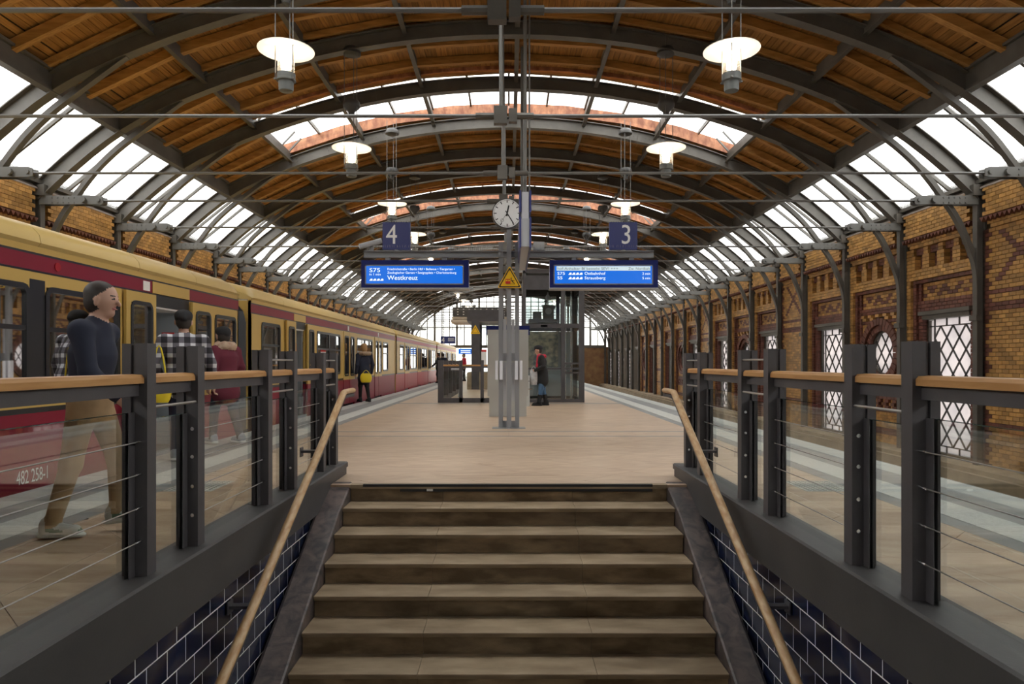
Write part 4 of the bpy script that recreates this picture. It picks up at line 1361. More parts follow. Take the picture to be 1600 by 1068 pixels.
b.build('pictogram_windows', 'sign_yellow', W)
b = MB(); b.bar((0.03, -0.009, 0.15), (0.06, -0.009, 0.10), 0.016, 0.002, up=(0, 1, 0)).bar((0.055, -0.009, 0.105), (0.09, -0.009, 0.08), 0.012, 0.002, up=(0, 1, 0)).bar((0.04, -0.009, 0.13), (0.085, -0.009, 0.125), 0.01, 0.002, up=(0, 1, 0)).bar((0.02, -0.009, 0.165), (0.035, -0.009, 0.18), 0.02, 0.002, up=(0, 1, 0)).bar((-0.06, -0.009, 0.068), (0.10, -0.009, 0.068), 0.007, 0.002, up=(0, 1, 0))
b.build('figure_pictogram', 'ink_black', W)
# name sign seen edge-on, hung on two tubes
E = empty('name_sign', 'blue double-faced station name sign seen edge-on beside the clock', 'sign', loc=(0, 0, 0))
for (a, c) in ((0.165, 0.195), (0.325, 0.355)):
    MB().box(a, c, 10.75, 13.6, 3.0, 3.48).build('blue_face', 'sign_blue', E)
    MB().box(a, c, 10.75, 11.3, 3.56, 3.90).build('blue_face', 'sign_blue', E)
MB().box(0.195, 0.325, 10.77, 13.58, 3.02, 3.46).build('sign_core', 'sign_grey', E)
MB().box(0.205, 0.315, 10.77, 11.28, 3.46, 3.88).build('upper_core', 'pole_pale', E)
for y in (10.9, 13.45):
    MB().tube([(0.26, y, 3.4), (0.26, y, 7.4)], 0.028, 8).build('hanger_tube', 'steel_light', E, True)
MB().tube([(0.33, 10.95, 3.88), (0.33, 10.95, 7.4)], 0.014, 6).build('conduit', 'rod', E, True)
# small camera and loudspeaker on the beam
Cm = empty('security_camera', 'small grey tubular camera on the left end of the gantry beam', 'camera', loc=(-2.5, 12.45, 3.22))
MB().tube([(-0.20, -0.12, 0.06), (0.18, 0.0, 0.19)], 0.05, 10).build('housing', 'sign_grey', Cm, True)
MB().box(-0.03, 0.03, -0.04, 0.04, 0.0, 0.12).build('mount', 'pole_grey', Cm)
Sp = empty('loudspeaker', 'small pale loudspeaker box on the gantry beam right of the clock', 'speaker', loc=(0.55, 12.5, 3.22))
MB().box(-0.10, 0.10, -0.06, 0.06, 0.02, 0.17).build('box', 'panel_grey', Sp); MB().box(-0.03, 0.03, -0.03, 0.03, 0.0, 0.02).build('mount', 'pole_grey', Sp)
# ------------------------------------------------------------------ map case behind the column
V = empty('map_case', 'pale grey information case with blue cap behind the gantry column', 'information case', loc=(0, 15.1, 0))
MB().box(-0.47, 0.43, -0.09, 0.09, 0.45, 1.91).build('panel', 'panel_grey', V)
MB().box(-0.43, 0.39, -0.07, 0.07, 0.0, 0.45).build('plinth', 'panel_grey', V)
MB().box(-0.50, 0.46, -0.06, 0.16, 1.80, 2.0).build('blue_cap', 'case_blue', V)
MB().tube([(-0.56, 0, 0.6), (-0.46, 0, 0.6)], 0.012, 6).tube([(0.42, 0, 0.6), (0.52, 0, 0.6)], 0.012, 6).build('side_handle', 'chrome', V)
# ------------------------------------------------------------------ balustrade around the next stairwell
B2 = empty('balustrade', 'dark balustrade with oak rail around the next stairwell behind the information case', 'balustrade', loc=(0, 20.2, 0))
for (x, y) in ((-2.08, 0), (-1.45, 0), (-0.82, 0), (-0.19, 0), (-2.08, 1.6), (-2.08, 3.2), (-2.08, 4.8), (-2.08, 6.4)):
    MB().box(x-0.02, x+(0.14 if x < -2 else 0.08), y, y+0.10, 0, 1.26).build('post', 'post_paint', B2)
MB().box(-1.95, 0.1, 0.02, 0.08, 1.08, 1.125).box(-2.04, -1.98, 0.1, 6.4, 1.08, 1.125).build('oak_rail', 'oak', B2)
MB().box(-1.95, 0.1, 0.03, 0.07, 1.03, 1.08).box(-1.95, 0.1, 0.0, 0.10, 0.0, 0.14).box(-2.08, -1.95, 0.1, 6.4, 0.0, 0.14).box(-1.95, -1.4, 0.03, 0.06, 1.19, 1.215).build('rail_bar', 'post_paint', B2)
for (a, c) in ((-1.94, -1.47), (-1.37, -0.84), (-0.74, -0.21)):
    MB().box(a, c, 0.045, 0.055, 0.15, 0.92).build('glass_pane', 'glass_rail', B2)
MB().box(-2.02, -2.01, 0.1, 6.4, 0.15, 0.92).build('glass_pane', 'glass_rail', B2)
b = MB(); b.tube([(-1.75, 0.5, 0.98), (-1.45, 0.5, 0.98), (-1.40, 0.45, 0.94), (-1.5, 0.3, 0.15)], 0.03, 8); b.build('end_loop', 'sign_grey', B2, True)
# ------------------------------------------------------------------ glass lift
Lf = empty('lift_shaft', 'dark steel and glass lift shaft standing on the platform', 'lift', loc=(0, 20.3, 0))
X0, X1, D = 0.42, 2.25, 2.3
for (x, w_) in ((X0, 0.09), (1.56, 0.11), (2.09, 0.16)):
    for y in (0, D-0.12):
        MB().box(x, x+w_, y, y+0.12, 0, 3.9).build('column', 'post_paint', Lf)
for z, h_ in ((0.0, 0.10), (0.98, 0.05), (2.22, 0.12), (3.36, 0.42)):
    for y in (0.02, D-0.10):
        MB().box(X0, X1, y, y+0.08, z, z+h_).build('cross_member', 'post_paint', Lf)
    MB().box(X1-0.10, X1-0.02, 0.1, D-0.1, z, z+h_).box(X0+0.01, X0+0.08, 0.1, D-0.1, z, z+h_).build('cross_member', 'post_paint', Lf)
MB().box(1.67, 2.09, 0.02, 0.09, 0.86, 0.91).box(1.67, 2.09, 0.02, 0.09, 1.14, 1.19).build('cross_member', 'post_paint', Lf)
for (a, c) in ((0.52, 1.55), (1.68, 2.08)):
    for (z0, z1) in ((0.11, 0.97), (1.04, 2.21), (2.35, 3.35)):
        MB().box(a, c, 0.05, 0.06, z0, z1).build('glass_pane', 'glass_lift', Lf)
        MB().box(a, c, D-0.06, D-0.05, z0, z1).build('glass_pane', 'glass_lift', Lf)
for (z0, z1) in ((0.11, 2.21), (2.35, 3.35)):
    MB().box(X1-0.07, X1-0.06, 0.12, D-0.12, z0, z1).build('glass_pane', 'glass_lift', Lf)
MB().box(X0, X1, 0, D, 3.85, 3.95).build('roof_cap', 'post_paint', Lf)
MB().box(0.53, 1.5, 0.5, 0.52, 1.04, 2.12).build('poster_panel', 'poster', Lf)
MB().box(0.53, 2.1, D-0.25, D-0.2, 0.1, 2.2).build('back_panel', 'train_grey', Lf)
MB().box(1.9, 1.96, 0.8, 0.86, 0, 3.4).box(1.75, 1.78, 0.9, 0.93, 0, 3.4).build('guide_rail', 'chrome', Lf)
MB().box(0.62, 1.5, 0.5, 1.5, 2.42, 2.52).box(0.75, 1.0, 0.6, 1.1, 2.52, 2.75).build('machine_frame', 'post_paint', Lf)
b = MB(); b.box(1.05, 1.38, 0.6, 0.9, 2.52, 2.95)
b.build('motor', 'lamp_dark', Lf)
MB().prism([(1.215+0.1*math.cos(2*math.pi*k/20), 0.56, 2.76+0.1*math.sin(2*math.pi*k/20)) for k in range(20)], [(1.215+0.1*math.cos(2*math.pi*k/20), 0.6, 2.76+0.1*math.sin(2*math.pi*k/20)) for k in range(20)]).build('pulley', 'pole_grey', Lf)
MB().tube([(1.2, 0.75, 2.95), (1.2, 0.75, 3.35)], 0.02, 8).lathe([(0.03, 3.28), (0.07, 3.22), (0.07, 3.16), (0.04, 3.12)], 1.2, 0.75, 12).build('shaft_lamp', 'pole_pale', Lf)
MB().box(0.95, 1.15, 0.02, 0.048, 2.245, 2.31).build('lift_label', 'strip_light', Lf)
# grey cabinet beside the lift door
Bn = empty('litter_bin', 'pale metal litter bin between the information case and the woman', 'bin', loc=(0.44, 18.6, 0))
MB().lathe([(0.13, 0.0), (0.13, 0.82), (0.11, 0.84)], 0, 0, 20).build('body', 'panel_grey', Bn, True)
MB().lathe([(0.135, 0.66), (0.135, 0.70)], 0, 0, 20).build('band', 'pole_grey', Bn, True)
# ------------------------------------------------------------------ far kiosk and hanging signs
Kq = empty('kiosk', 'dark framed glass kiosk far behind the stairwell balustrade', 'kiosk', loc=(-1.05, 30, 0))
for (x, y) in ((-0.42, 0), (0.75, 0), (-0.42, 3.0), (0.75, 3.0)):
    MB().box(x-0.17, x+0.17, y, y+0.18, 0, 3.0).build('column', 'post_paint', Kq)
MB().box(-0.79, 0.84, 0, 3.2, 3.0, 3.5).build('roof', 'post_paint', Kq)
MB().box(-0.79, 0.84, 0.02, 3.1, 0.0, 0.75).build('lower_panel', 'stone_ledge', Kq)
for (a, c) in ((-0.24, 0.15), (0.18, 0.57)):
    MB().box(a, c, 0.08, 0.09, 0.75, 2.95).build('glass_pane', 'glass_lift', Kq)
    MB().box(a+0.08, c-0.08, 0.05, 0.06, 1.0, 1.75).build('notice_board', 'white_paint', Kq)
    MB().box(a+0.08, c-0.08, 0.045, 0.05, 1.66, 1.75).build('notice_head', 'sign_red', Kq)
W2 = empty('warning_sign', 'small yellow triangular warning sign on the far kiosk post', 'sign', loc=(-1.47, 29.988, 2.45))
tri(0.44, 0.40, 0.02, -0.004, 0.012).build('sign_plate', 'sign_yellow', W2)
tri(0.30, 0.26, 0.012, -0.007, -0.004, 0.04).build('pictogram', 'ink_black', W2)
tri(0.26, 0.22, 0.012, -0.009, -0.007, 0.05).build('yellow_field', 'sign_yellow', W2)
Cn = empty('canopy_box', 'dark perforated housing with cream fascia hanging far down the hall', 'housing', loc=(-1.75, 40.3, 0))
MB().box(-1.55, 1.65, 0, 2.4, 3.9, 4.45).build('body', 'lamp_dark', Cn)
MB().box(-1.65, 1.75, -0.1, 2.5, 3.55, 3.72).box(-1.6, 1.7, -0.05, 2.45, 3.76, 3.88).build('fascia', 'cream_fascia', Cn)
b = MB()
for i in range(9):
    for jj in range(3): b.box(-1.3+i*0.34, -1.22+i*0.34, -0.01, 0.0, 4.0+jj*0.15, 4.05+jj*0.15)
b.build('light_dots', 'white_paint', Cn)
for x in (-1.2, 1.4):
    MB().tube([(x, 1.5, 4.4), (x, 1.5, 7.2)], 0.03, 6).build('hanger', 'steel', Cn)
H4 = empty('hanging_sign', 'small dark blue hanging sign with a 4 far down beside the train', 'sign', loc=(-4.05, 45.46, 2.4))
MB().box(-0.48, 0.50, -0.05, 0.05, 0.05, 0.53).build('panel', 'sign_blue', H4)
text('numeral', '4', 0.48, (-0.44, -0.055, 0.12), FACE, 'white_text', H4)
for k in range(3):
    MB().box(0.0, 0.40, -0.056, -0.05, 0.22+k*0.08, 0.25+k*0.08).build('text_line', 'white_text', H4)
MB().tube([(-0.3, 0, 0.5), (-0.3, 0, 4.4)], 0.02, 6).tube([(0.3, 0, 0.5), (0.3, 0, 4.3)], 0.02, 6).build('hanger', 'steel', H4)
H5 = empty('hanging_sign', 'bright blue display panel hanging far away left of the kiosk', 'sign', loc=(-2.9, 45.46, 1.75))
MB().box(-0.45, 0.45, -0.05, 0.05, 0.0, 0.36).build('panel', 'screen_blue', H5)
for k in range(2):
    MB().box(-0.3, 0.35, -0.056, -0.05, 0.08+k*0.12, 0.13+k*0.12).build('text_line', 'screen_text', H5)
MB().tube([(-0.3, 0, 0.3), (-0.3, 0, 5.2)], 0.02, 6).build('hanger', 'steel', H5)
# ------------------------------------------------------------------ people: one smooth surface grown around a posed skeleton
mat('skin', (0.55, 0.33, 0.24), 0.5)
mat('hair_dark', (0.03, 0.022, 0.018), 0.6)
mat('hair_blond', (0.42, 0.24, 0.10), 0.6)
mat('hair_brown', (0.10, 0.06, 0.04), 0.6)
mat('navy_cloth', (0.018, 0.022, 0.042), 0.85)
mat('black_cloth', (0.013, 0.013, 0.014), 0.85)
mat('tan_cloth', (0.42, 0.28, 0.15), 0.85, col2=(0.35, 0.23, 0.12), scale=9, local=True)
mat('maroon_cloth', (0.12, 0.014, 0.03), 0.85)
mat('denim', (0.05, 0.11, 0.21), 0.85, col2=(0.08, 0.16, 0.28), scale=8, local=True)
mat('scarf_red', (0.50, 0.02, 0.05), 0.8)
mat('scarf_beige', (0.55, 0.42, 0.30), 0.9, col2=(0.40, 0.25, 0.18), scale=18, local=True)
mat('fur', (0.46, 0.34, 0.23), 0.95, col2=(0.30, 0.2, 0.13), scale=40, local=True)
mat('shoe_white', (0.62, 0.64, 0.62), 0.6)
mat('shoe_green', (0.07, 0.15, 0.10), 0.6)
mat('shoe_grey', (0.26, 0.30, 0.34), 0.6)
mat('bag_yellow', (0.78, 0.60, 0.02), 0.5)
mat('bag_silver', (0.50, 0.50, 0.50), 0.4, col2=(0.35, 0.35, 0.36), scale=14, local=True)
mat('suitcase_orange', (0.45, 0.12, 0.03), 0.5)
def plaid():
    m = bpy.data.materials.new('plaid_cloth'); m.use_nodes = True
    N, L = m.node_tree.nodes, m.node_tree.links
    bs = N['Principled BSDF']; bs.inputs['Roughness'].default_value = 0.9
    tc = N.new('ShaderNodeTexCoord'); sp = N.new('ShaderNodeSeparateXYZ'); L.new(tc.outputs['Object'], sp.inputs[0])
    def stripe(sock, per, w):
        a = N.new('ShaderNodeMath'); a.operation = 'MULTIPLY'; a.inputs[1].default_value = 1/per; L.new(sock, a.inputs[0])
        f = N.new('ShaderNodeMath'); f.operation = 'FRACT'; L.new(a.outputs[0], f.inputs[0])
        g = N.new('ShaderNodeMath'); g.operation = 'LESS_THAN'; g.inputs[1].default_value = w; L.new(f.outputs[0], g.inputs[0])
        return g.outputs[0]
    a1 = N.new('ShaderNodeMath'); a1.operation = 'ADD'
    L.new(stripe(sp.outputs['Y'], 0.125, 0.45), a1.inputs[0]); L.new(stripe(sp.outputs['Z'], 0.125, 0.40), a1.inputs[1])
    rp = N.new('ShaderNodeValToRGB'); rp.color_ramp.interpolation = 'CONSTANT'
    rp.color_ramp.elements[0].color = (0.02, 0.018, 0.022, 1)
    rp.color_ramp.elements[1].position = 0.25; rp.color_ramp.elements[1].color = (0.14, 0.13, 0.15, 1)
    e = rp.color_ramp.elements.new(0.75); e.color = (0.62, 0.62, 0.64, 1)
    dv = N.new('ShaderNodeMath'); dv.operation = 'MULTIPLY'; dv.inputs[1].default_value = 0.5; L.new(a1.outputs[0], dv.inputs[0])
    L.new(dv.outputs[0], rp.inputs['Fac']); L.new(rp.outputs['Color'], bs.inputs['Base Color'])
    MATS['plaid_cloth'] = m
plaid()

def surface_nets(F, org, h):
    S = F < 0
    c = np.zeros(tuple(n-1 for n in F.shape), np.int8)
    for i in (0, 1):
        for j in (0, 1):
            for k in (0, 1):
                c += S[i:S.shape[0]-1+i, j:S.shape[1]-1+j, k:S.shape[2]-1+k]
    act = (c > 0) & (c < 8)
    idx = -np.ones(act.shape, np.int64)
    ci = np.array(np.nonzero(act)).T
    idx[act] = np.arange(len(ci))
    acc = np.zeros((len(ci), 3)); cnt = np.zeros(len(ci))
    cor = [(i, j, k) for i in (0, 1) for j in (0, 1) for k in (0, 1)]
    for a in cor:
        for ax in range(3):
            if a[ax]: continue
            b = list(a); b[ax] = 1
            v0 = F[ci[:, 0]+a[0], ci[:, 1]+a[1], ci[:, 2]+a[2]]; v1 = F[ci[:, 0]+b[0], ci[:, 1]+b[1], ci[:, 2]+b[2]]
            m = (v0 < 0) != (v1 < 0)
            t = np.where(m, v0/np.where(m, v0-v1, 1), 0)
            p = np.array(a, float)[None, :].repeat(len(ci), 0); p[:, ax] += t
            acc += p*m[:, None]; cnt += m
    V = org + h*(ci + acc/cnt[:, None])
    faces = []
    for ax in range(3):
        o1, o2 = [(1, 2), (2, 0), (0, 1)][ax]
        sl0 = [slice(1, -1)]*3; sl0[ax] = slice(0, -1); sl1 = list(sl0); sl1[ax] = slice(1, None)
        s0 = S[tuple(sl0)]; s1 = S[tuple(sl1)]
        e = np.array(np.nonzero(s0 != s1)).T
        if not len(e): continue
        inside = s0[e[:, 0], e[:, 1], e[:, 2]]
        g = e.copy()
        for k in range(3):
            if k != ax: g[:, k] += 1
        def cell(d1, d2):
            q = g.copy(); q[:, o1] -= d1; q[:, o2] -= d2
            return idx[q[:, 0], q[:, 1], q[:, 2]]
        A, B, C_, D_ = cell(1, 1), cell(0, 1), cell(0, 0), cell(1, 0)
        quad = np.stack([A, B, C_, D_], 1)
        quad[~inside] = quad[~inside][:, ::-1]
        faces.append(quad)
    return V, np.concatenate(faces)

class Body:
    def __init__(self): self.P = []
    def cap(self, a, b, ra, rb, m, k=0.02, sc=(1, 1, 1)): self.P.append((np.array(a, float), np.array(b, float), ra, rb, m, k, np.array(sc, float)))
    def ell(self, c, r, m, k=0.01):
        rm = max(r); self.P.append((np.array(c, float), np.array(c, float), rm, rm, m, k, rm/np.array(r, float)))
    def mesh(self, name, h, mats, ground=True):
        lo = np.min([np.minimum(p[0], p[1])-max(p[2], p[3])-0.05 for p in self.P], 0); hi = np.max([np.maximum(p[0], p[1])+max(p[2], p[3])+0.05 for p in self.P], 0)
        n = np.ceil((hi-lo)/h).astype(int)+2
        F = np.full(tuple(n), 0.2); MI = np.zeros(tuple(n), np.int8); MD = np.full(tuple(n), 0.2)
        for (a, b, ra, rb, m, k, sc) in self.P:
            r = max(ra, rb)+0.06
            i0 = np.maximum(np.floor((np.minimum(a, b)-r-lo)/h).astype(int), 0); i1 = np.minimum(np.ceil((np.maximum(a, b)+r-lo)/h).astype(int)+1, n)
            ax = [lo[q]+h*np.arange(i0[q], i1[q]) for q in range(3)]
            X, Y, Z = np.meshgrid(*ax, indexing='ij')
            d = b-a; L2 = max(d@d, 1e-9)
            t = np.clip(((X-a[0])*d[0]+(Y-a[1])*d[1]+(Z-a[2])*d[2])/L2, 0, 1)
            D = np.sqrt(((X-a[0]-t*d[0])*sc[0])**2+((Y-a[1]-t*d[1])*sc[1])**2+((Z-a[2]-t*d[2])*sc[2])**2)-(ra+(rb-ra)*t)
            D /= max(1.0, sc.max()**0.5)
            s = tuple(slice(i0[q], i1[q]) for q in range(3))
            f = F[s]; hh = np.clip(0.5+0.5*(f-D)/k, 0, 1)
            F[s] = f*(1-hh)+D*hh-k*hh*(1-hh)
            up = D < MD[s]
            MI[s] = np.where(up, mats.index(m), MI[s]); MD[s] = np.where(up, D, MD[s])
        if ground:
            z = lo[2]+h*np.arange(n[2]); F = np.maximum(F, -z[None, None, :])
        V, Q = surface_nets(F, lo, h)
        me = bpy.data.meshes.new(name)
        me.from_pydata(V.tolist(), [], Q.tolist())
        for q in mats: me.materials.append(MATS[q])
        c = V[Q].mean(1); g = np.clip(np.rint((c-lo)/h).astype(int), 0, n-1)
        me.polygons.foreach_set('material_index', MI[g[:, 0], g[:, 1], g[:, 2]].astype(np.int32))
        me.polygons.foreach_set('use_smooth', np.ones(len(Q), bool))
        me.update()
        return me

def hand(B, wrist, d, fwd, m, curl=0.6):
    """palm, four fingers of unequal length with a bend, and a thumb from the side of the palm"""
    w = Vector(wrist); d = Vector(d).normalized(); f = Vector(fwd); f = (f-d*f.dot(d)).normalized(); n = d.cross(f)
    pc = w + d*0.05
    B.cap(w, w+d*0.03, 0.026, 0.028, m, 0.02)
    B.cap(w+d*0.03+f*0.012, w+d*0.085+f*0.02, 0.024, 0.018, m, 0.015); B.cap(w+d*0.03-f*0.012, w+d*0.08-f*0.022, 0.022, 0.016, m, 0.015)
    for q, (o, L_) in enumerate(((0.03, 0.070), (0.010, 0.078), (-0.010, 0.072), (-0.029, 0.056))):
        a = w + d*0.088 + f*o
        b = a + (d*math.cos(curl*0.4)+n*math.sin(curl*0.4))*L_*0.5
        c = b + (d*math.cos(curl*1.6)+n*math.sin(curl*1.6))*L_*0.5
        B.cap(a, b, 0.0095, 0.009, m, 0.004); B.cap(b, c, 0.009, 0.0078, m, 0.004)
    t0 = w+d*0.03+f*0.028; t1 = t0+(f*0.8+d*0.8+n*0.3).normalized()*0.04; t2 = t1+(d+n*0.4).normalized()*0.03
    B.cap(t0, t1, 0.012, 0.0105, m, 0.006); B.cap(t1, t2, 0.0105, 0.009, m, 0.005)

def head(B, c, fw, hair, hairstyle='short', hat=None, skin='skin'):
    c = Vector(c); f = Vector(fw).normalized(); up = Vector((0, 0, 1)); up = (up-f*up.dot(f)*0.6).normalized(); s = up.cross(f).normalized()
    P = lambda x, y, z: c+f*x+s*y+up*z
    B.ell(P(0, 0, 0.03), (0.098, 0.088, 0.10), skin, 0.02); B.cap(P(0.02, 0, -0.02), P(0.045, 0, -0.075), 0.066, 0.036, skin, 0.03)
    B.cap(P(0.09, 0, 0.02), P(0.112, 0, -0.02), 0.009, 0.014, skin, 0.012)
    for q in (-1, 1):
        B.cap(P(0.008, q*0.086, 0.016), P(0.0, q*0.090, -0.022), 0.018, 0.012, skin, 0.006)
        B.ell(P(0.087, q*0.032, 0.018), (0.010, 0.010, 0.007), 'eye', 0.002)
        B.cap(P(0.092, q*0.018, 0.038), P(0.082, q*0.048, 0.038), 0.006, 0.005, hair, 0.003)
    B.cap(P(0.088, -0.02, -0.052), P(0.088, 0.02, -0.052), 0.007, 0.007, 'lips', 0.004)
    if hat:
        B.ell(P(-0.01, 0, 0.085), (0.112, 0.104, 0.075), hat, 0.01); B.cap(P(-0.09, 0, 0.05), P(0.06, 0, 0.07), 0.05, 0.05, hat, 0.02)
        B.ell(P(-0.03, 0, 0.06), (0.095, 0.10, 0.07), hat, 0.01)
    B.ell(P(-0.018, 0, 0.055), (0.100, 0.092, 0.092), hair, 0.012); B.ell(P(-0.04, 0, 0.0), (0.075, 0.088, 0.09), hair, 0.012)
    if hairstyle == 'long':
        B.cap(P(-0.06, 0, 0.0), P(-0.07, 0, -0.14), 0.075, 0.06, hair, 0.03)

mat('eye', (0.03, 0.02, 0.02), 0.2)
mat('lips', (0.42, 0.15, 0.13), 0.5)
mat('cap_dark', (0.02, 0.02, 0.022), 0.9)
def person(label, loc, rz, J, C, h, extra=None, headfw=(1, 0, 0), hairstyle='short', hat=None, coat=0.0, bulk=1.0):
    """J: joints (x forward, y to the person's left, z up); C: materials by region"""
    B = Body(); g = lambda k: J[k]
    pel, che, nek, hd = map(Vector, (J['pelvis'], J['chest'], J['neck'], J['head']))
    top, leg, shoe, sk, sole = C['top'], C['legs'], C['shoe'], 'skin', C.get('sole', C['shoe'])
    F = (1.35, 1.0, 1.0)
    B.cap(pel+Vector((0, 0, 0.05 if coat <= 0 else 0)), che, 0.150*bulk, 0.165*bulk, top, 0.05, F)
    B.cap(che, nek-Vector((0, 0, 0.06)), 0.160*bulk, 0.10, top, 0.05, F)
    B.cap(pel-Vector((0, 0, 0.02)), pel-Vector((0, 0, 0.08)), 0.152 if coat <= 0 else 0.145, 0.135, top if coat > 0.12 else leg, 0.04, (1.2, 1, 1))
    if coat > 0:
        B.cap(pel, pel-Vector((0, 0, coat)), 0.165*bulk, 0.185*bulk, top, 0.05, (1.15, 1, 1))
    B.cap(nek-Vector((0, 0, 0.04)), hd-Vector((0.01, 0, 0.04)), 0.058, 0.055, sk, 0.02)
    head(B, hd, headfw, C['hair'], hairstyle, hat)
    for s in ('l', 'r'):
        sh, el, wr = map(Vector, (J['sh_'+s], J['el_'+s], J['wr_'+s]))
        B.cap(nek-Vector((0, 0, 0.07)), sh, 0.07, 0.072*bulk, top, 0.05)
        B.cap(sh, el, 0.066*bulk, 0.054*bulk, top, 0.03); B.cap(el, wr, 0.054*bulk, 0.042*bulk, top, 0.02)
        d = (wr-el).normalized()
        hand(B, wr+d*0.01, d, J.get('thumb_'+s, (1, 0, 0)), sk)
        hi, kn, an = map(Vector, (J['hip_'+s], J['kn_'+s], J['an_'+s]))
        hi = hi.lerp(kn, 0.45) if coat > 0.12 else hi
        B.cap(hi, kn, 0.085 if coat > 0.12 else 0.095, 0.068, leg, 0.04); B.cap(kn, an, 0.067, 0.05 if not C.get('slim') else 0.044, leg, 0.03)
        t = Vector(J.get('toe_'+s, (1, 0, 0))).normalized()
        hz = an-Vector((0, 0, 0.035))
        B.cap(an-t*0.03, hz-t*0.035, 0.048, 0.042, shoe, 0.02)
        B.cap(hz-t*0.03, hz+t*0.15+Vector((0, 0, -0.012)), 0.045, 0.036, shoe, 0.03)
        B.cap(hz-t*0.05+Vector((0, 0, -0.042)), hz+t*0.17+Vector((0, 0, -0.042)), 0.05, 0.046, sole, 0.006, (1, 1, 2.6))
        if 'trim' in C:
            sd = Vector((0, 0, 1)).cross(t)
            for q in (-1, 1):
                B.cap(hz+t*0.0+sd*q*0.042, hz+t*0.08+sd*q*0.036+Vector((0, 0, -0.012)), 0.012, 0.007, C['trim'], 0.002)
            B.cap(hz+t*0.135+Vector((0, 0, -0.008)), hz+t*0.165+Vector((0, 0, -0.018)), 0.034, 0.028, C['trim'], 0.004)
        if C.get('boots'):
            B.cap(an, an+(kn-an)*0.45, 0.054, 0.064, shoe, 0.02)
    if extra: extra(B)
    mats = sorted({p[4] for p in B.P})
    me = B.mesh('person', h, mats)
    o = put('person', me, None, loc, (0, 0, rz))
    tag(o, label, 'person')
    return o
def pose(**kw):
    J = dict(pelvis=(0, 0, 0.97), chest=(0.01, 0, 1.25), neck=(0.0, 0, 1.48), head=(0.03, 0, 1.62),
             sh_l=(0, 0.185, 1.40), sh_r=(0, -0.185, 1.40), el_l=(-0.03, 0.235, 1.12), el_r=(-0.03, -0.235, 1.12), wr_l=(0.05, 0.235, 0.88), wr_r=(0.05, -0.235, 0.88),
             hip_l=(0, 0.09, 0.93), hip_r=(0, -0.09, 0.93), kn_l=(0.02, 0.10, 0.50), kn_r=(0.02, -0.10, 0.50), an_l=(-0.02, 0.10, 0.10), an_r=(-0.02, -0.10, 0.10))
    J.update(kw); return J
# man striding past the balustrade, tan trousers and pale sneakers
person('man in dark jacket and tan trousers striding past behind the balustrade', (-3.00, 4.72, 0), 0.10,
       pose(pelvis=(0.10, 0, 0.95), chest=(0.12, 0, 1.25), neck=(0.14, 0, 1.48), head=(0.18, 0, 1.61), sh_l=(0.13, 0.18, 1.40), sh_r=(0.13, -0.18, 1.40),
            el_l=(0.02, 0.23, 1.14), el_r=(0.20, -0.23, 1.13), wr_l=(0.06, 0.24, 0.90), wr_r=(0.36, -0.20, 0.97),
            hip_l=(0.10, 0.09, 0.92), hip_r=(0.10, -0.09, 0.92), kn_r=(0.02, -0.09, 0.50), an_r=(-0.10, -0.09, 0.10), kn_l=(0.24, 0.09, 0.52), an_l=(0.24, 0.09, 0.15), toe_l=(1, 0, 0.12)),
       dict(top='navy_cloth', legs='tan_cloth', shoe='shoe_white', sole='shoe_white', trim='shoe_green', hair='hair_dark'), 0.0075, bulk=1.08)
# man in plaid shirt from behind
person('man in black and white plaid shirt standing before the open train door', (-3.95, 8.30, 0), math.radians(118),
       pose(pelvis=(0, 0, 0.99), chest=(0.03, 0, 1.29), neck=(0.05, 0, 1.53), head=(0.09, 0, 1.68), sh_l=(0.03, 0.21, 1.45), sh_r=(0.03, -0.21, 1.45),
            el_l=(0.0, 0.34, 1.20), el_r=(0.0, -0.30, 1.18), wr_l=(0.20, 0.26, 1.05), wr_r=(0.06, -0.33, 0.93), kn_l=(0.08, 0.09, 0.52), an_l=(0.02, 0.10, 0.10), kn_r=(0.0, -0.09, 0.52), an_r=(-0.10, -0.09, 0.10)),
       dict(top='plaid_cloth', legs='navy_cloth', shoe='shoe_grey', sole='shoe_white', hair='hair_dark'), 0.0085, hat='cap_dark', bulk=1.2, coat=0.04)
# person in maroon coat
def scarf(col, dz=0.0, r=0.052):
    def f(B):
        for k in range(10):
            a0, a1 = 2*math.pi*k/10, 2*math.pi*(k+1)/10
            B.cap((0.02+0.085*math.cos(a0), 0.10*math.sin(a0), 1.475+dz+0.01*math.sin(3*a0)), (0.02+0.085*math.cos(a1), 0.10*math.sin(a1), 1.475+dz+0.01*math.sin(3*a1)), r, r, col, 0.02)
        B.cap((0.12, 0.03, 1.44+dz), (0.15, 0.05, 1.20+dz), 0.042, 0.035, col, 0.02)
    return f
person('person in maroon coat, beige scarf and dark cap walking toward the train', (-4.10, 9.9, 0), math.radians(150),
       pose(pelvis=(0.0, 0, 0.93), head=(0.08, 0, 1.56), neck=(0.04, 0, 1.42), sh_l=(0.02, 0.18, 1.35), sh_r=(0.02, -0.18, 1.35), kn_l=(0.14, 0.09, 0.50), an_l=(0.16, 0.10, 0.11), kn_r=(-0.04, -0.09, 0.50), an_r=(-0.20, -0.09, 0.12)),
       dict(top='maroon_cloth', legs='navy_cloth', shoe='shoe_grey', sole='shoe_white', hair='hair_dark'), 0.010, extra=scarf('scarf_beige', -0.05, 0.06), hat='cap_dark', coat=0.16, bulk=1.1)
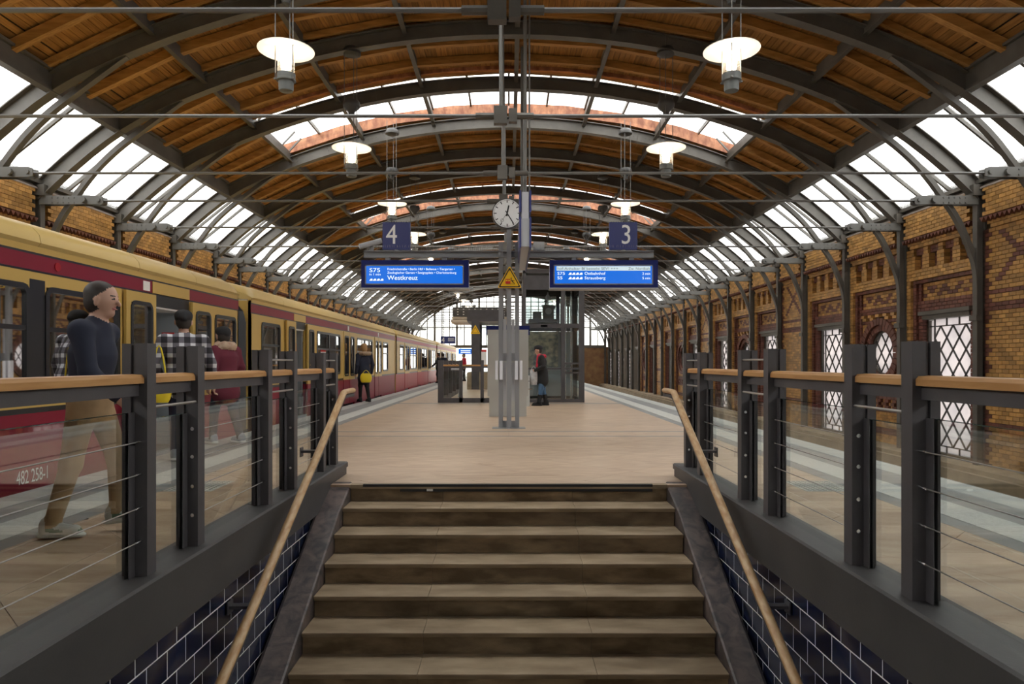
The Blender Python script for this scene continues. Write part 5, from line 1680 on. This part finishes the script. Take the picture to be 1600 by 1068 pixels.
# woman reading beside the lift
person('woman in black coat, red scarf, black cap and blue jeans beside the lift', (0.93, 18.85, 0), math.radians(180),
       pose(pelvis=(0, 0, 0.92), chest=(0.02, 0, 1.20), neck=(0.05, 0, 1.40), head=(0.11, 0, 1.51), sh_l=(0.03, 0.17, 1.32), sh_r=(0.03, -0.17, 1.32), el_l=(-0.02, 0.23, 1.08), el_r=(-0.02, -0.23, 1.08),
            wr_l=(0.20, 0.17, 0.98), wr_r=(0.20, -0.17, 0.98), kn_l=(0.04, 0.09, 0.48), kn_r=(-0.02, -0.09, 0.48), an_l=(0.10, 0.10, 0.10), an_r=(-0.10, -0.09, 0.10)),
       dict(top='black_cloth', legs='denim', shoe='black_cloth', hair='hair_dark', boots=True, slim=True), 0.011, extra=scarf('scarf_red', -0.115, 0.045), headfw=(1, 0, -0.45), hat='cap_dark', coat=0.22, bulk=1.05)
# woman waiting by the train
def collar(B):
    for k in range(10):
        a0, a1 = 2*math.pi*k/10, 2*math.pi*(k+1)/10
        B.cap((-0.03+0.12*math.cos(a0), 0.14*math.sin(a0), 1.46), (-0.03+0.12*math.cos(a1), 0.14*math.sin(a1), 1.46), 0.055, 0.055, 'fur', 0.02)
person('blond woman in dark coat with fur collar walking beside the train', (-4.33, 20.45, 0), math.radians(125),
       pose(pelvis=(0, 0, 0.94), el_r=(-0.02, -0.26, 1.12), wr_r=(0.05, -0.25, 0.88), kn_l=(0.10, 0.08, 0.50), an_l=(0.12, 0.08, 0.10), kn_r=(-0.02, -0.08, 0.50), an_r=(-0.16, -0.08, 0.11)),
       dict(top='navy_cloth', legs='black_cloth', shoe='black_cloth', hair='hair_blond', slim=True), 0.011, extra=collar, hairstyle='long', coat=0.22, bulk=1.08)
person('person in black with shoulder bag boarding the far train car', (-4.05, 39.5, 0), math.radians(170),
       pose(wr_l=(0.30, 0.2, 1.0), el_l=(0.12, 0.24, 1.15), kn_l=(0.08, 0.08, 0.5)), dict(top='black_cloth', legs='black_cloth', shoe='black_cloth', hair='hair_dark'), 0.02, coat=0.1, bulk=1.15)
person('person in navy jacket far away past the boarding passenger', (-4.0, 41.5, 0), math.radians(90),
       pose(), dict(top='navy_cloth', legs='navy_cloth', shoe='black_cloth', hair='hair_dark'), 0.022, bulk=1.2)
person('person in red jacket far away left of the kiosk', (-2.85, 43.5, 0), math.radians(200),
       pose(), dict(top='scarf_red', legs='black_cloth', shoe='black_cloth', hair='hair_dark'), 0.022, bulk=1.1)
# things they carry
def bag(name, label, loc, rz, w, d, hgt, m_, cat='bag', strap=0.22):
    o = empty(name, label, cat, loc=loc, rz=rz)
    rings = []
    for k in range(7):
        t = k/6; f = 1-0.25*abs(2*t-1)**2.5*(1 if t < 0.5 else 1.2)
        ring = []
        for q in range(16):
            a = 2*math.pi*q/16; cx = math.copysign(abs(math.cos(a))**0.6, math.cos(a)); sy = math.copysign(abs(math.sin(a))**0.6, math.sin(a))
            ring.append((cx*w/2*f, sy*d/2*f*(1-0.35*t), t*hgt))
        rings.append(ring)
    MB().loft(rings).build('bag_body', m_, o, True)
    P = [(-w*0.3+w*0.6*k/8, 0, hgt-0.01+strap*math.sin(math.pi*k/8)) for k in range(9)]
    MB().tube(P, 0.009, 6).build('strap', m_, o, True)
    return o
bag('handbag', 'yellow bag hanging beside the man in the plaid shirt', (-4.11, 8.02, 0.72), 0.3, 0.27, 0.14, 0.26, 'bag_yellow', strap=0.42)
bag('handbag', 'bright yellow bag carried by the woman beside the train', (-4.22, 20.17, 0.60), 0.1, 0.34, 0.14, 0.27, 'bag_yellow', strap=0.10)
bag('shopping_bag', 'silver grey bag held by the woman in the black coat', (0.68, 18.72, 0.58), 0.3, 0.22, 0.16, 0.42, 'bag_silver', strap=0.10)
bag('suitcase', 'orange suitcase beside the person boarding the far car', (-3.75, 39.2, 0.0), 0.0, 0.36, 0.24, 0.62, 'suitcase_orange', 'suitcase', 0.15)

# lettering becomes plain mesh
bpy.context.view_layer.update()
dg = bpy.context.evaluated_depsgraph_get()
for o in [o for o in bpy.data.objects if o.type == 'FONT']:
    me = bpy.data.meshes.new_from_object(o.evaluated_get(dg))
    me.name = o.name
    n_ = o.name.split('.')[0]; pr, lo_, ro_, sc_ = o.parent, o.location.copy(), o.rotation_euler.copy(), o.scale.copy()
    bpy.data.objects.remove(o)
    q = put(n_, me, pr, lo_, ro_); q.scale = sc_
